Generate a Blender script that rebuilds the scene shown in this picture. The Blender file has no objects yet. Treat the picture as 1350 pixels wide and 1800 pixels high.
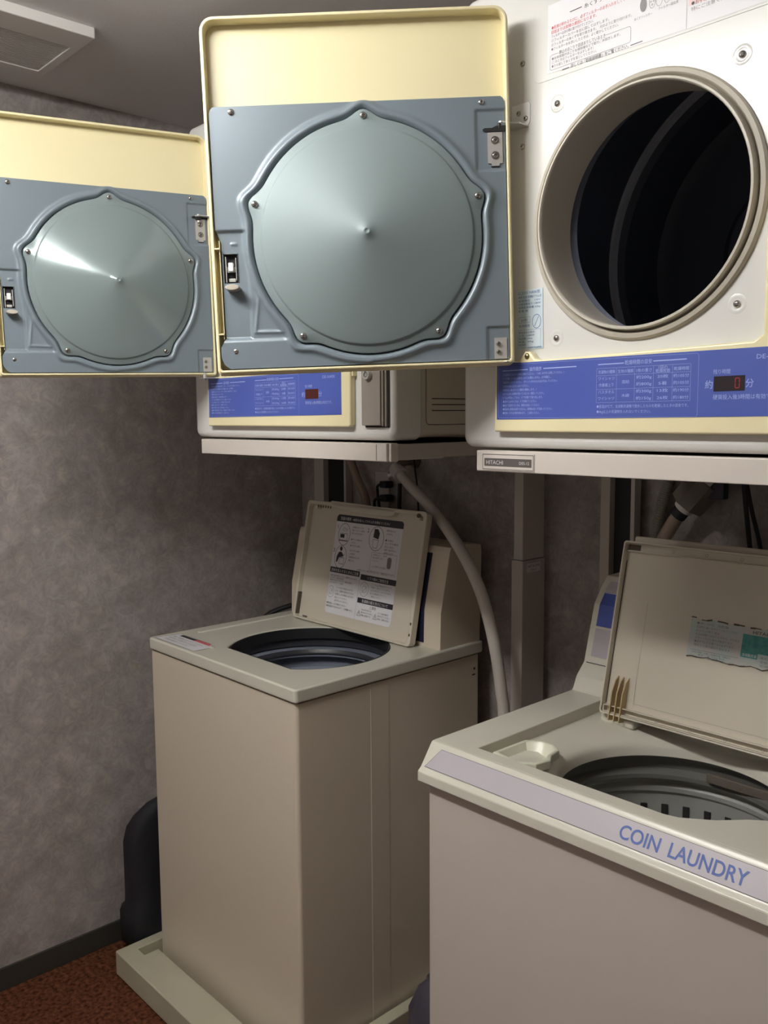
import bpy, bmesh, math, random
import numpy as np
from mathutils import Matrix, Vector
sc = bpy.context.scene
COL = sc.collection
random.seed(4)
PI = math.pi

# ------------------------------------------------------------------ camera
cam_d = bpy.data.cameras.new('camera'); cam = bpy.data.objects.new('camera', cam_d); COL.objects.link(cam)
YAW, PITCH, ROLL, F = -0.825, -0.1068, -0.007, 1551.0
fw = Vector((math.sin(YAW)*math.cos(PITCH), math.cos(YAW)*math.cos(PITCH), math.sin(PITCH)))
rt = Vector((math.cos(YAW), -math.sin(YAW), 0)); up = rt.cross(fw)
rt2 = math.cos(ROLL)*rt + math.sin(ROLL)*up; up2 = -math.sin(ROLL)*rt + math.cos(ROLL)*up
cam.matrix_world = Matrix(((rt2.x, up2.x, -fw.x, 0), (rt2.y, up2.y, -fw.y, 0), (rt2.z, up2.z, -fw.z, 1.5), (0, 0, 0, 1)))
cam_d.sensor_fit = 'VERTICAL'; cam_d.sensor_height = 36.0; cam_d.sensor_width = 27.0
cam_d.lens = 36.0*F/1800.0; cam_d.clip_start = 0.02
sc.camera = cam
sc.view_settings.view_transform = 'Standard'; sc.view_settings.look = 'None'
sc.view_settings.gamma = 1.0; sc.view_settings.use_curve_mapping = False
sc.view_settings.exposure = 0.60
# ------------------------------------------------------------------ world and light
w = bpy.data.worlds.new('world'); sc.world = w; w.use_nodes = True
w.node_tree.nodes['Background'].inputs[0].default_value = (0.8, 0.85, 1.0, 1)
w.node_tree.nodes['Background'].inputs[1].default_value = 0.03
COINW, LAUX = .0625, -.5830
LAMP = (-1.12, 0.05)            # ceiling fluorescent fitting
LAMP_E = 44.0
LAMP_LEN = 0.80

# ------------------------------------------------------------------ materials
def mat(name, col, rough=0.5, metal=0.0, var=0.0, vscale=8.0, bump=0.0, bscale=200.0, coat=0.0, spec=0.5, emit=None, es=0.0, col2=None):
    m = bpy.data.materials.new(name); m.use_nodes = True
    nt = m.node_tree; b = nt.nodes['Principled BSDF']
    b.inputs['Base Color'].default_value = (*col, 1); b.inputs['Roughness'].default_value = rough
    b.inputs['Metallic'].default_value = metal; b.inputs['Specular IOR Level'].default_value = spec
    if coat: b.inputs['Coat Weight'].default_value = coat; b.inputs['Coat Roughness'].default_value = 0.08
    if emit: b.inputs['Emission Color'].default_value = (*emit, 1); b.inputs['Emission Strength'].default_value = es
    tc = nt.nodes.new('ShaderNodeTexCoord')
    if var or col2:
        n = nt.nodes.new('ShaderNodeTexNoise'); n.inputs['Scale'].default_value = vscale; n.inputs['Detail'].default_value = 5
        nt.links.new(tc.outputs['Object'], n.inputs['Vector'])
        r = nt.nodes.new('ShaderNodeValToRGB'); r.color_ramp.elements[0].position = 0.3; r.color_ramp.elements[1].position = 0.7
        c2 = col2 or tuple(c*(1-var) for c in col)
        r.color_ramp.elements[0].color = (*c2, 1); r.color_ramp.elements[1].color = (*col, 1)
        nt.links.new(n.outputs['Fac'], r.inputs[0]); nt.links.new(r.outputs[0], b.inputs['Base Color'])
    if bump:
        n2 = nt.nodes.new('ShaderNodeTexNoise'); n2.inputs['Scale'].default_value = bscale; n2.inputs['Detail'].default_value = 3
        nt.links.new(tc.outputs['Object'], n2.inputs['Vector'])
        bp = nt.nodes.new('ShaderNodeBump'); bp.inputs['Strength'].default_value = bump; bp.inputs['Distance'].default_value = 0.001
        nt.links.new(n2.outputs['Fac'], bp.inputs['Height']); nt.links.new(bp.outputs[0], b.inputs['Normal'])
    return m

def wallpaper():
    m = bpy.data.materials.new('wallpaper'); m.use_nodes = True; nt = m.node_tree; N = nt.nodes; L = nt.links
    b = N['Principled BSDF']; b.inputs['Roughness'].default_value = 0.7; b.inputs['Specular IOR Level'].default_value = 0.25
    tc = N.new('ShaderNodeTexCoord')
    n1 = N.new('ShaderNodeTexNoise'); n1.inputs['Scale'].default_value = 9; n1.inputs['Detail'].default_value = 6; n1.inputs['Distortion'].default_value = 1.2
    vo = N.new('ShaderNodeTexVoronoi'); vo.inputs['Scale'].default_value = 26; vo.feature = 'SMOOTH_F1'; vo.inputs['Smoothness'].default_value = 0.6
    n2 = N.new('ShaderNodeTexNoise'); n2.inputs['Scale'].default_value = 40; n2.inputs['Detail'].default_value = 4; n2.inputs['Distortion'].default_value = 2.5
    mp = N.new('ShaderNodeMix'); mp.data_type = 'VECTOR'; mp.inputs['Factor'].default_value = 0.06
    nn = N.new('ShaderNodeTexNoise'); nn.inputs['Scale'].default_value = 12
    L.new(tc.outputs['Object'], nn.inputs['Vector']); L.new(tc.outputs['Object'], mp.inputs[4]); L.new(nn.outputs['Color'], mp.inputs[5])
    L.new(tc.outputs['Object'], n1.inputs['Vector']); L.new(mp.outputs[1], vo.inputs['Vector']); L.new(mp.outputs[1], n2.inputs['Vector'])
    r1 = N.new('ShaderNodeValToRGB'); r1.color_ramp.elements[0].position = 0.32; r1.color_ramp.elements[1].position = 0.68
    r1.color_ramp.elements[0].color = (0.325, 0.29, 0.272, 1); r1.color_ramp.elements[1].color = (0.44, 0.40, 0.385, 1)
    r2 = N.new('ShaderNodeValToRGB'); r2.color_ramp.elements[0].position = 0.12; r2.color_ramp.elements[1].position = 0.5
    r2.color_ramp.elements[0].color = (1.08, 1.06, 1.04, 1); r2.color_ramp.elements[1].color = (0.93, 0.93, 0.94, 1)
    r3 = N.new('ShaderNodeValToRGB'); r3.color_ramp.elements[0].position = 0.35; r3.color_ramp.elements[1].position = 0.65
    r3.color_ramp.elements[0].color = (0.88, 0.88, 0.88, 1); r3.color_ramp.elements[1].color = (1.1, 1.1, 1.1, 1)
    m1 = N.new('ShaderNodeMix'); m1.data_type = 'RGBA'; m1.blend_type = 'MULTIPLY'; m1.inputs['Factor'].default_value = 1
    m2 = N.new('ShaderNodeMix'); m2.data_type = 'RGBA'; m2.blend_type = 'MULTIPLY'; m2.inputs['Factor'].default_value = 1
    L.new(n1.outputs['Fac'], r1.inputs[0]); L.new(vo.outputs['Distance'], r2.inputs[0]); L.new(n2.outputs['Fac'], r3.inputs[0])
    L.new(r1.outputs[0], m1.inputs[6]); L.new(r2.outputs[0], m1.inputs[7]); L.new(m1.outputs[2], m2.inputs[6]); L.new(r3.outputs[0], m2.inputs[7])
    L.new(m2.outputs[2], b.inputs['Base Color'])
    bp = N.new('ShaderNodeBump'); bp.inputs['Strength'].default_value = 0.35; bp.inputs['Distance'].default_value = 0.0015
    L.new(n2.outputs['Fac'], bp.inputs['Height']); L.new(bp.outputs[0], b.inputs['Normal'])
    return m

def carpet():
    m = bpy.data.materials.new('carpet'); m.use_nodes = True; nt = m.node_tree; N = nt.nodes; L = nt.links
    b = N['Principled BSDF']; b.inputs['Roughness'].default_value = 0.95; b.inputs['Specular IOR Level'].default_value = 0.1
    tc = N.new('ShaderNodeTexCoord'); n = N.new('ShaderNodeTexNoise'); n.inputs['Scale'].default_value = 90; n.inputs['Detail'].default_value = 6
    r = N.new('ShaderNodeValToRGB'); r.color_ramp.elements[0].position = 0.33; r.color_ramp.elements[1].position = 0.66
    r.color_ramp.elements[0].color = (0.045, 0.014, 0.007, 1); r.color_ramp.elements[1].color = (0.17, 0.062, 0.030, 1)
    L.new(tc.outputs['Object'], n.inputs['Vector']); L.new(n.outputs['Fac'], r.inputs[0]); L.new(r.outputs[0], b.inputs['Base Color'])
    bp = N.new('ShaderNodeBump'); bp.inputs['Strength'].default_value = 1; bp.inputs['Distance'].default_value = 0.004
    L.new(n.outputs['Fac'], bp.inputs['Height']); L.new(bp.outputs[0], b.inputs['Normal'])
    return m

M = {}
M['wallpaper'] = wallpaper(); M['carpet'] = carpet()
M['paintwall'] = mat('white_wall_paint', (0.80, 0.77, 0.74), 0.8, bump=0.2)
M['ceiling'] = mat('ceiling_paper', (0.80, 0.78, 0.79), 0.85, bump=0.3, bscale=300, spec=0.2)
M['baseboard'] = mat('baseboard_vinyl', (0.045, 0.042, 0.036), 0.5)
M['vent'] = mat('vent_plastic', (0.76, 0.73, 0.71), 0.5)
M['ventdark'] = mat('vent_slot', (0.20, 0.185, 0.18), 0.7)
M['dryer'] = mat('dryer_enamel', (0.72, 0.715, 0.69), 0.24, var=0.02, vscale=3, coat=0.3)
M['dryside'] = mat('dryer_side_enamel', (0.62, 0.56, 0.48), 0.32)
M['cream'] = mat('cream_plastic', (0.88, 0.79, 0.50), 0.27, var=0.05, vscale=5)
M['liner'] = mat('blue_grey_steel', (0.205, 0.25, 0.285), 0.36, metal=0.15, bump=0.04, bscale=400)
M['coneshiny'] = mat('polished_green_grey_steel', (0.24, 0.295, 0.30), 0.15, metal=0.15, spec=0.4)
M['cone'] = mat('green_grey_steel', (0.235, 0.29, 0.295), 0.50, metal=0.1, spec=0.35, bump=0.02, bscale=400)
M['black'] = mat('black_rubber', (0.012, 0.012, 0.014), 0.6)
M['darkgap'] = mat('dark_gap', (0.02, 0.02, 0.02), 0.8)
M['steel'] = mat('brushed_steel', (0.60, 0.59, 0.57), 0.38, metal=0.45)
M['screw'] = mat('screw_steel', (0.50, 0.48, 0.45), 0.25, metal=0.95)
M['brass'] = mat('brass_screw', (0.45, 0.36, 0.17), 0.3, metal=0.9)
M['white'] = mat('white_plastic', (0.85, 0.85, 0.86), 0.4)
M['blue'] = mat('panel_blue', (0.075, 0.115, 0.44), 0.35, var=0.12, vscale=6)
M['print'] = mat('panel_print', (0.42, 0.50, 0.86), 0.5)
M['display'] = mat('display_window', (0.025, 0.018, 0.022), 0.12)
M['displayred'] = mat('red_display_window', (0.07, 0.012, 0.010), 0.12)
M['led'] = mat('led_red', (0.35, 0.02, 0.02), 0.4, emit=(1.0, 0.05, 0.04), es=0.02)
M['collar'] = mat('collar_rubber', (0.50, 0.46, 0.39), 0.45)
M['collarlight'] = mat('collar_enamel', (0.66, 0.62, 0.54), 0.3)
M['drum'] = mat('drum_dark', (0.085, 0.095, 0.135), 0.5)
M['band'] = mat('felt_band', (0.75, 0.75, 0.80), 0.9, bump=0.8, bscale=500)
M['paper'] = mat('sticker_paper', (0.78, 0.77, 0.80), 0.4)
M['ink'] = mat('black_ink', (0.03, 0.028, 0.035), 0.5)
M['greyink'] = mat('grey_ink', (0.22, 0.21, 0.23), 0.5)
M['redink'] = mat('red_ink', (0.65, 0.13, 0.16), 0.5)
M['pink'] = mat('pink_tint', (0.86, 0.62, 0.62), 0.5)
M['paleblue'] = mat('pale_blue_paper', (0.55, 0.68, 0.78), 0.45, col2=(0.66, 0.74, 0.78), vscale=25)
M['blueink'] = mat('blue_ink', (0.08, 0.17, 0.38), 0.5)
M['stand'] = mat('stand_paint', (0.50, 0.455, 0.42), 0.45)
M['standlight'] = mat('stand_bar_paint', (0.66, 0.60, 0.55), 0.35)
M['plate'] = mat('name_plate', (0.12, 0.105, 0.10), 0.35)
M['platew'] = mat('name_plate_print', (0.72, 0.70, 0.68), 0.4)
M['coinbox'] = mat('coin_box_metal', (0.36, 0.32, 0.28), 0.4, metal=0.2, bump=0.1, bscale=600)
M['wbody'] = mat('washer_beige_enamel', (0.70, 0.615, 0.495), 0.30, var=0.03, vscale=2)
M['wtop'] = mat('washer_top_plastic', (0.64, 0.62, 0.53), 0.26, var=0.03, vscale=4)
M['wlid'] = mat('washer_lid_plastic', (0.66, 0.60, 0.50), 0.32, var=0.04, vscale=6)
M['navy'] = mat('navy_panel', (0.018, 0.022, 0.045), 0.3)
M['tubblue'] = mat('tub_blue_grey', (0.27, 0.30, 0.37), 0.33, var=0.15, vscale=12)
M['tubdark'] = mat('tub_dark', (0.035, 0.037, 0.045), 0.4)
M['cbody'] = mat('coin_washer_enamel', (0.60, 0.535, 0.48), 0.40, var=0.02, vscale=2, bump=0.08, bscale=500)
M['ctop'] = mat('coin_washer_top', (0.70, 0.67, 0.58), 0.28, var=0.03, vscale=4)
M['lilac'] = mat('lilac_strip', (0.50, 0.46, 0.50), 0.4)
M['lettering'] = mat('blue_lettering', (0.07, 0.13, 0.42), 0.5)
M['dirt'] = mat('grime', (0.10, 0.085, 0.06), 0.9)
M['fin'] = mat('aged_fin', (0.50, 0.38, 0.20), 0.5)
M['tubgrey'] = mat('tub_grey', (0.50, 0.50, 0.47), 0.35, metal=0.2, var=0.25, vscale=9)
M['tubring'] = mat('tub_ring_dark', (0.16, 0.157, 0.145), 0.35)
M['cup'] = mat('cup_plastic', (0.72, 0.72, 0.58), 0.3)
M['teal'] = mat('teal_print', (0.035, 0.24, 0.22), 0.5, col2=(0.10, 0.34, 0.32), vscale=120)
M['palegreen'] = mat('worn_green_paper', (0.46, 0.58, 0.56), 0.6, col2=(0.56, 0.53, 0.49), vscale=40)
M['hose'] = mat('grey_hose', (0.62, 0.58, 0.53), 0.55)
M['hosedark'] = mat('corrugated_hose', (0.19, 0.175, 0.15), 0.6)
M['pipe'] = mat('pink_pipe', (0.30, 0.22, 0.18), 0.5)
M['brownnut'] = mat('brown_coupling', (0.15, 0.125, 0.105), 0.5)
M['bluecap'] = mat('blue_cap', (0.02, 0.022, 0.04), 0.5)
M['bag'] = mat('black_bag', (0.010, 0.010, 0.014), 0.75, bump=0.6, bscale=60)
M['poly'] = mat('dark_polythene', (0.05, 0.045, 0.06), 0.3, bump=1.0, bscale=35)
M['pan'] = mat('pan_plastic', (0.52, 0.49, 0.37), 0.4, var=0.08, vscale=10)
M['lampbody'] = mat('lamp_body', (0.8, 0.8, 0.8), 0.5)
M['tube'] = mat('lamp_tube', (1, 1, 1), 0.5, emit=(1.0, 0.985, 0.94), es=LAMP_E)

# ------------------------------------------------------------------ mesh builder
I4 = Matrix.Identity(4)
def frame(a, b, c, o=(0, 0, 0)):
    return Matrix(((a[0], b[0], c[0], o[0]), (a[1], b[1], c[1], o[1]), (a[2], b[2], c[2], o[2]), (0, 0, 0, 1)))
FRONT = frame((1, 0, 0), (0, 0, 1), (0, -1, 0))      # drawn on XZ, facing -Y
BACKF = frame((-1, 0, 0), (0, 0, 1), (0, 1, 0))      # drawn on -X,Z facing +Y
SIDE = frame((0, 1, 0), (0, 0, 1), (1, 0, 0))        # drawn on YZ, facing +X
def at(o, Mx=FRONT): return Matrix.Translation(Vector(o)) @ Mx

class MB:
    def __init__(s): s.v = []; s.f = []; s.mi = []; s.ms = []; s.cur = 0
    def use(s, m):
        m = M[m]
        if m not in s.ms: s.ms.append(m)
        s.cur = s.ms.index(m); return s
    def add(s, vs, fs, Mx=I4):
        n = len(s.v)
        s.v += [tuple(Mx @ Vector(p)) for p in vs]; s.f += [tuple(n+i for i in f) for f in fs]; s.mi += [s.cur]*len(fs)
        return s
    def addbm(s, bm, Mx=I4):
        bm.verts.index_update(); s.add([v.co[:] for v in bm.verts], [[v.index for v in f.verts] for f in bm.faces], Mx); bm.free(); return s
    def box(s, x0, x1, y0, y1, z0, z1, bev=0.0, seg=2, Mx=I4):
        bm = bmesh.new(); bmesh.ops.create_cube(bm, size=1)
        for v in bm.verts: v.co = Vector(((x0+x1)/2+v.co.x*(x1-x0), (y0+y1)/2+v.co.y*(y1-y0), (z0+z1)/2+v.co.z*(z1-z0)))
        if bev: bmesh.ops.bevel(bm, geom=bm.edges[:], offset=bev, segments=seg, profile=0.5, affect='EDGES')
        return s.addbm(bm, Mx)
    def prism(s, poly, c0, c1, Mx=I4, bev=0.0, seg=2):
        bm = bmesh.new(); lo = [bm.verts.new((a, b, c0)) for a, b in poly]; hi = [bm.verts.new((a, b, c1)) for a, b in poly]; n = len(poly)
        bm.faces.new(lo[::-1]); bm.faces.new(hi)
        for i in range(n): bm.faces.new((lo[i], lo[(i+1) % n], hi[(i+1) % n], hi[i]))
        bmesh.ops.recalc_face_normals(bm, faces=bm.faces[:])
        if bev: bmesh.ops.bevel(bm, geom=bm.edges[:], offset=bev, segments=seg, profile=0.5, affect='EDGES')
        return s.addbm(bm, Mx)
    def lathe(s, prof, Mx=I4, seg=48, close=False, arc=2*PI):
        vs = []; fs = []; k = len(prof); full = abs(arc-2*PI) < 1e-6; ns = seg if full else seg+1
        for i in range(ns):
            a = arc*i/seg
            for r, h in prof: vs.append((r*math.cos(a), r*math.sin(a), h))
        for i in range(seg):
            j = (i+1) % ns
            for q in range(k-1 if not close else k):
                p = (q+1) % k; fs.append((i*k+q, j*k+q, j*k+p, i*k+p))
        return s.add(vs, fs, Mx)
    def cyl(s, r, h0, h1, Mx=I4, seg=24, bev=0.0):
        if bev: pr = [(0.0001, h0), (r, h0), (r, h1-bev), (r-bev*0.3, h1-bev*0.3), (r-bev, h1), (0.0001, h1)]
        else: pr = [(0.0001, h0), (r, h0), (r, h1), (0.0001, h1)]
        return s.lathe(pr, Mx, seg)
    def tube(s, path, r, seg=12, ribs=None):
        P = [Vector(p) for p in path]; vs = []; fs = []; t0 = None; n = len(P)
        for i, p in enumerate(P):
            t = (P[min(i+1, n-1)]-P[max(i-1, 0)]).normalized()
            if t0 is None: u = t.orthogonal().normalized()
            else: u = (u - t*u.dot(t)).normalized()
            v = t.cross(u); t0 = t
            rr = r if ribs is None else r*(1+ribs*(i % 2))
            for k in range(seg):
                a = 2*PI*k/seg; vs.append(tuple(p+u*rr*math.cos(a)+v*rr*math.sin(a)))
        for i in range(n-1):
            for k in range(seg): fs.append((i*seg+k, i*seg+(k+1) % seg, (i+1)*seg+(k+1) % seg, (i+1)*seg+k))
        fs.append(tuple(range(seg))[::-1]); fs.append(tuple((n-1)*seg+k for k in range(seg)))
        return s.add(vs, fs)
    def plate(s, outer, holes=(), t=0.002, bev=0.0, Mx=I4, res=2):
        """flat sheet lying from c=0 to c=t in the frame Mx, outline(s) with rounded edges"""
        c = bpy.data.curves.new('tmp', 'CURVE'); c.dimensions = '2D'; c.fill_mode = 'BOTH'
        c.extrude = max(t/2-bev, 1e-5); c.bevel_depth = bev; c.bevel_resolution = res; c.offset = -bev if bev else 0
        for poly in [outer]+list(holes):
            sp = c.splines.new('POLY'); sp.points.add(len(poly)-1); sp.use_cyclic_u = True
            for q, (a, b) in zip(sp.points, poly): q.co = (a, b, 0, 1)
        me = conv(c); n = len(s.v)
        s.add([(v.co.x, v.co.y, v.co.z+t/2) for v in me.vertices], [tuple(p.vertices) for p in me.polygons], Mx)
        bpy.data.meshes.remove(me); return s
    def sheet(s, poly, c=0.0, Mx=I4):
        return s.add([(a, b, c) for a, b in poly], [tuple(range(len(poly)))], Mx)
    def line(s, a0, b0, a1, b1, w_, c=0.0, Mx=I4):
        d = Vector((a1-a0, b1-b0)); d.normalize(); nx, ny = -d.y*w_/2, d.x*w_/2
        return s.add([(a0-nx, b0-ny, c), (a1-nx, b1-ny, c), (a1+nx, b1+ny, c), (a0+nx, b0+ny, c)], [(0, 1, 2, 3)], Mx)
    def outline(s, poly, w_, c=0.0, Mx=I4):
        for i in range(len(poly)): s.line(*poly[i], *poly[(i+1) % len(poly)], w_, c, Mx)
        return s
    def ring(s, a, b, ra, rb, w_, c=0.0, Mx=I4, seg=28):
        vs = []; fs = []
        for i in range(seg):
            t = 2*PI*i/seg; vs += [(a+ra*math.cos(t), b+rb*math.sin(t), c), (a+(ra-w_)*math.cos(t), b+(rb-w_)*math.sin(t), c)]
        for i in range(seg):
            j = (i+1) % seg; fs.append((2*i, 2*j, 2*j+1, 2*i+1))
        return s.add(vs, fs, Mx)
    def disc(s, a, b, ra, rb, c=0.0, Mx=I4, seg=20):
        return s.sheet([(a+ra*math.cos(2*PI*i/seg), b+rb*math.sin(2*PI*i/seg)) for i in range(seg)], c, Mx)
    def text(s, body, a, b, size, c=0.0, Mx=I4, width=None, align='LEFT', bold=0.0, res=2):
        cu = bpy.data.curves.new('tmp', 'FONT'); cu.body = body; cu.size = size; cu.resolution_u = res
        if bold: cu.offset = bold
        me = conv(cu)
        if len(me.vertices) == 0: return s
        xs = [v.co.x for v in me.vertices]; x0, x1 = min(xs), max(xs); k = 1.0 if width is None else width/max(x1-x0, 1e-6)
        sh = {'LEFT': -x0*k, 'CENTER': -(x0+x1)/2*k, 'RIGHT': -x1*k}[align]
        s.add([(a+v.co.x*k+sh, b+v.co.y, c) for v in me.vertices], [tuple(p.vertices) for p in me.polygons], Mx)
        bpy.data.meshes.remove(me); return s
    def build(s, name, m=None, parent=None, smooth=35, wn=True, Mw=None):
        me = bpy.data.meshes.new(name); me.from_pydata(s.v, [], s.f)
        if m is not None and not s.ms: s.ms = [M[m]]
        for q in s.ms: me.materials.append(q)
        if len(s.ms) > 1: me.polygons.foreach_set('material_index', s.mi)
        return finish(name, me, parent, smooth, wn, Mw)

def conv(c):
    o = bpy.data.objects.new('tmp', c); COL.objects.link(o)
    dg = bpy.context.evaluated_depsgraph_get(); me = bpy.data.meshes.new_from_object(o.evaluated_get(dg))
    bpy.data.objects.remove(o)
    (bpy.data.curves).remove(c)
    return me
def finish(name, me, parent=None, smooth=35, wn=True, Mw=None):
    me.update()
    me.polygons.foreach_set('use_smooth', [smooth > 0]*len(me.polygons))
    if smooth > 0: me.set_sharp_from_angle(angle=math.radians(smooth))
    o = bpy.data.objects.new(name, me); COL.objects.link(o)
    if wn and smooth > 0:
        md = o.modifiers.new('wn', 'WEIGHTED_NORMAL'); md.keep_sharp = True
    if parent is not None: o.parent = parent
    if Mw is not None: o.matrix_local = Mw
    return o
def thing(name, label, cat, loc=(0, 0, 0), group=None):
    o = bpy.data.objects.new(name, None); COL.objects.link(o); o.location = loc; o.empty_display_size = 0.05
    o['label'] = label; o['category'] = cat
    if group: o['group'] = group
    return o
def tag(o, label, cat, group=None):
    o['label'] = label; o['category'] = cat
    if group: o['group'] = group
    return o
def struct(o, label=None, cat=None):
    o['kind'] = 'structure'
    if label: o['label'] = label; o['category'] = cat
    return o
def rrect(x0, x1, z0, z1, r, n=5, rs=None):
    rs = rs or (r, r, r, r); P = []
    for (cx, cz, a0), q in zip(((x0, z0, PI), (x1, z0, 1.5*PI), (x1, z1, 0), (x0, z1, .5*PI)), rs):
        sx = 1 if cx == x0 else -1; sz = 1 if cz == z0 else -1
        if q <= 0: P.append((cx, cz)); continue
        for i in range(n+1):
            a = a0+.5*PI*i/n; P.append((cx+sx*q+q*math.cos(a), cz+sz*q+q*math.sin(a)))
    return P
def circle(cx, cz, r, n=64): return [(cx+r*math.cos(2*PI*i/n), cz+r*math.sin(2*PI*i/n)) for i in range(n)]
def smooth_path(pts, n=8):
    P = [Vector(p) for p in pts]; P = [2*P[0]-P[1]]+P+[2*P[-1]-P[-2]]; out = []
    for i in range(1, len(P)-2):
        a, b, c, d = P[i-1:i+3]
        for k in range(n):
            t = k/n; out.append(0.5*((2*b)+(c-a)*t+(2*a-5*b+4*c-d)*t*t+(3*b-a-3*c+d)*t*t*t))
    out.append(P[-2]); return out
def screw_mb(o, Mx=FRONT, r=0.0045, h=0.0028, m='screw', washer=0.0):
    s = MB().use(m); T = at(o, Mx)
    if washer: s.cyl(washer, 0, 0.0008, T, 20)
    s.lathe([(r, 0), (r*0.97, h*0.45), (r*0.75, h*0.85), (r*0.35, h*1.02), (0.0001, h*1.05)], T, 18)
    s.use('ink'); z = h*1.07
    s.sheet([(-r*.55, -r*.12), (r*.55, -r*.12), (r*.55, r*.12), (-r*.55, r*.12)], z, T)
    s.sheet([(-r*.12, -r*.55), (r*.12, -r*.55), (r*.12, r*.55), (-r*.12, r*.55)], z+.0001, T)
    return s

# ------------------------------------------------------------------ the room
XL, XR, YB, YF, ZC = -2.30, 1.3, 1.76, -1.7, 2.325
struct(MB().box(XL-.1, XR+.1, YF-.1, YB+.1, -0.1, 0).build('floor', 'carpet', smooth=0), 'reddish brown speckled carpet floor', 'floor')
struct(MB().box(XL-.1, XR+.1, YF-.1, YB+.1, ZC, ZC+.1).build('ceiling', 'ceiling', smooth=0), 'plain grey ceiling', 'ceiling')
struct(MB().box(XL-.1, XL, YF-.1, YB+.1, 0, ZC).build('wall_left', 'wallpaper', smooth=0), 'grey mottled wallpaper wall on the left', 'wall')
struct(MB().box(XL, XR, YB, YB+.1, 0, ZC).build('wall_back', 'wallpaper', smooth=0), 'grey mottled wallpaper wall behind the washers', 'wall')
struct(MB().box(XR, XR+.1, YF-.1, YB+.1, 0, ZC).build('wall_right', 'paintwall', smooth=0), 'white wall on the right', 'wall')
struct(MB().box(XL, XR, YF-.1, YF, 0, ZC).build('wall_front', 'paintwall', smooth=0), 'white wall behind the viewer', 'wall')
struct(MB().box(XL, XL+.008, YF, YB, 0, 0.062, .002).build('baseboard_left', 'baseboard'), 'dark vinyl baseboard along the left wall', 'baseboard')
struct(MB().box(XL+.008, XR, YB-.008, YB, 0, 0.062, .002).build('baseboard_back', 'baseboard'), 'dark vinyl baseboard along the back wall', 'baseboard')

# ceiling lamp (out of frame, lights the room)
lm = thing('ceiling_lamp', 'long white fluorescent ceiling lamp in front of the machines', 'lamp', (LAMP[0], LAMP[1], ZC))
MB().box(-LAMP_LEN/2-.03, LAMP_LEN/2+.03, -.05, .05, -.028, 0, .006).build('housing', 'lampbody', lm)
MB().box(-LAMP_LEN/2, LAMP_LEN/2, -.047, .047, -.085, -.024, .012, 3).build('diffuser', 'tube', lm)
for xx in (-1, 1): MB().box(xx*(LAMP_LEN/2+.012)-.008, xx*(LAMP_LEN/2+.012)+.008, -.049, .049, -.040, -.001, .003).build('end_cap', 'lampbody', lm)

# ceiling vent
vt = thing('ceiling_vent', 'square white louvred vent grille on the grey ceiling', 'vent', (-1.998, .75, ZC))
V0 = MB()
V0.use('vent').plate(rrect(-.142, .142, -.142, .142, .004), [rrect(-.115, .062, -.12, .120, .003)], .022, .002, at((0, 0, -.022), I4))
V0.build('frame', None, vt)
MB().box(-.116, .063, -.121, .121, -.004, -.001).build('backing', 'ventdark', vt)
V1 = MB()
for i in range(22):
    x = -.112+i*.0081
    V1.box(x, x+.0042, -.1205, .1205, -.020, -.006)
V1.build('slat', 'vent', vt)

# ------------------------------------------------------------------ dryer door (shared meshes)
DW, DH = .44, .505
CC = (.2105, .189)            # centre of the cone
LOBE = [PI/2+i*2*PI/5 for i in range(5)]
def rb(th):
    d = min(abs((th-l+PI) % (2*PI)-PI) for l in LOBE)
    return .1765+.0130*math.exp(-(d/.105)**2)
def umax(v):
    if v > .207: b = .4355
    elif v > .191: b = .4285+(v-.191)/.016*.007
    elif v > .050: b = .4285
    elif v > .037: b = .4285+(.050-v)/.013*.0075
    else: b = .436
    if v < .026: b -= .022-math.sqrt(max(.022**2-(.026-v)**2, 0))
    if v > .371: b -= .012-math.sqrt(max(.012**2-(v-.371)**2, 0))
    return b
def umin(v):
    b = .0035
    if v > .371: b += .012-math.sqrt(max(.012**2-(v-.371)**2, 0))
    return b
def sst(x, a, b):
    t = np.clip((x-a)/(b-a), 0, 1); return t*t*(3-2*t)
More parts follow.
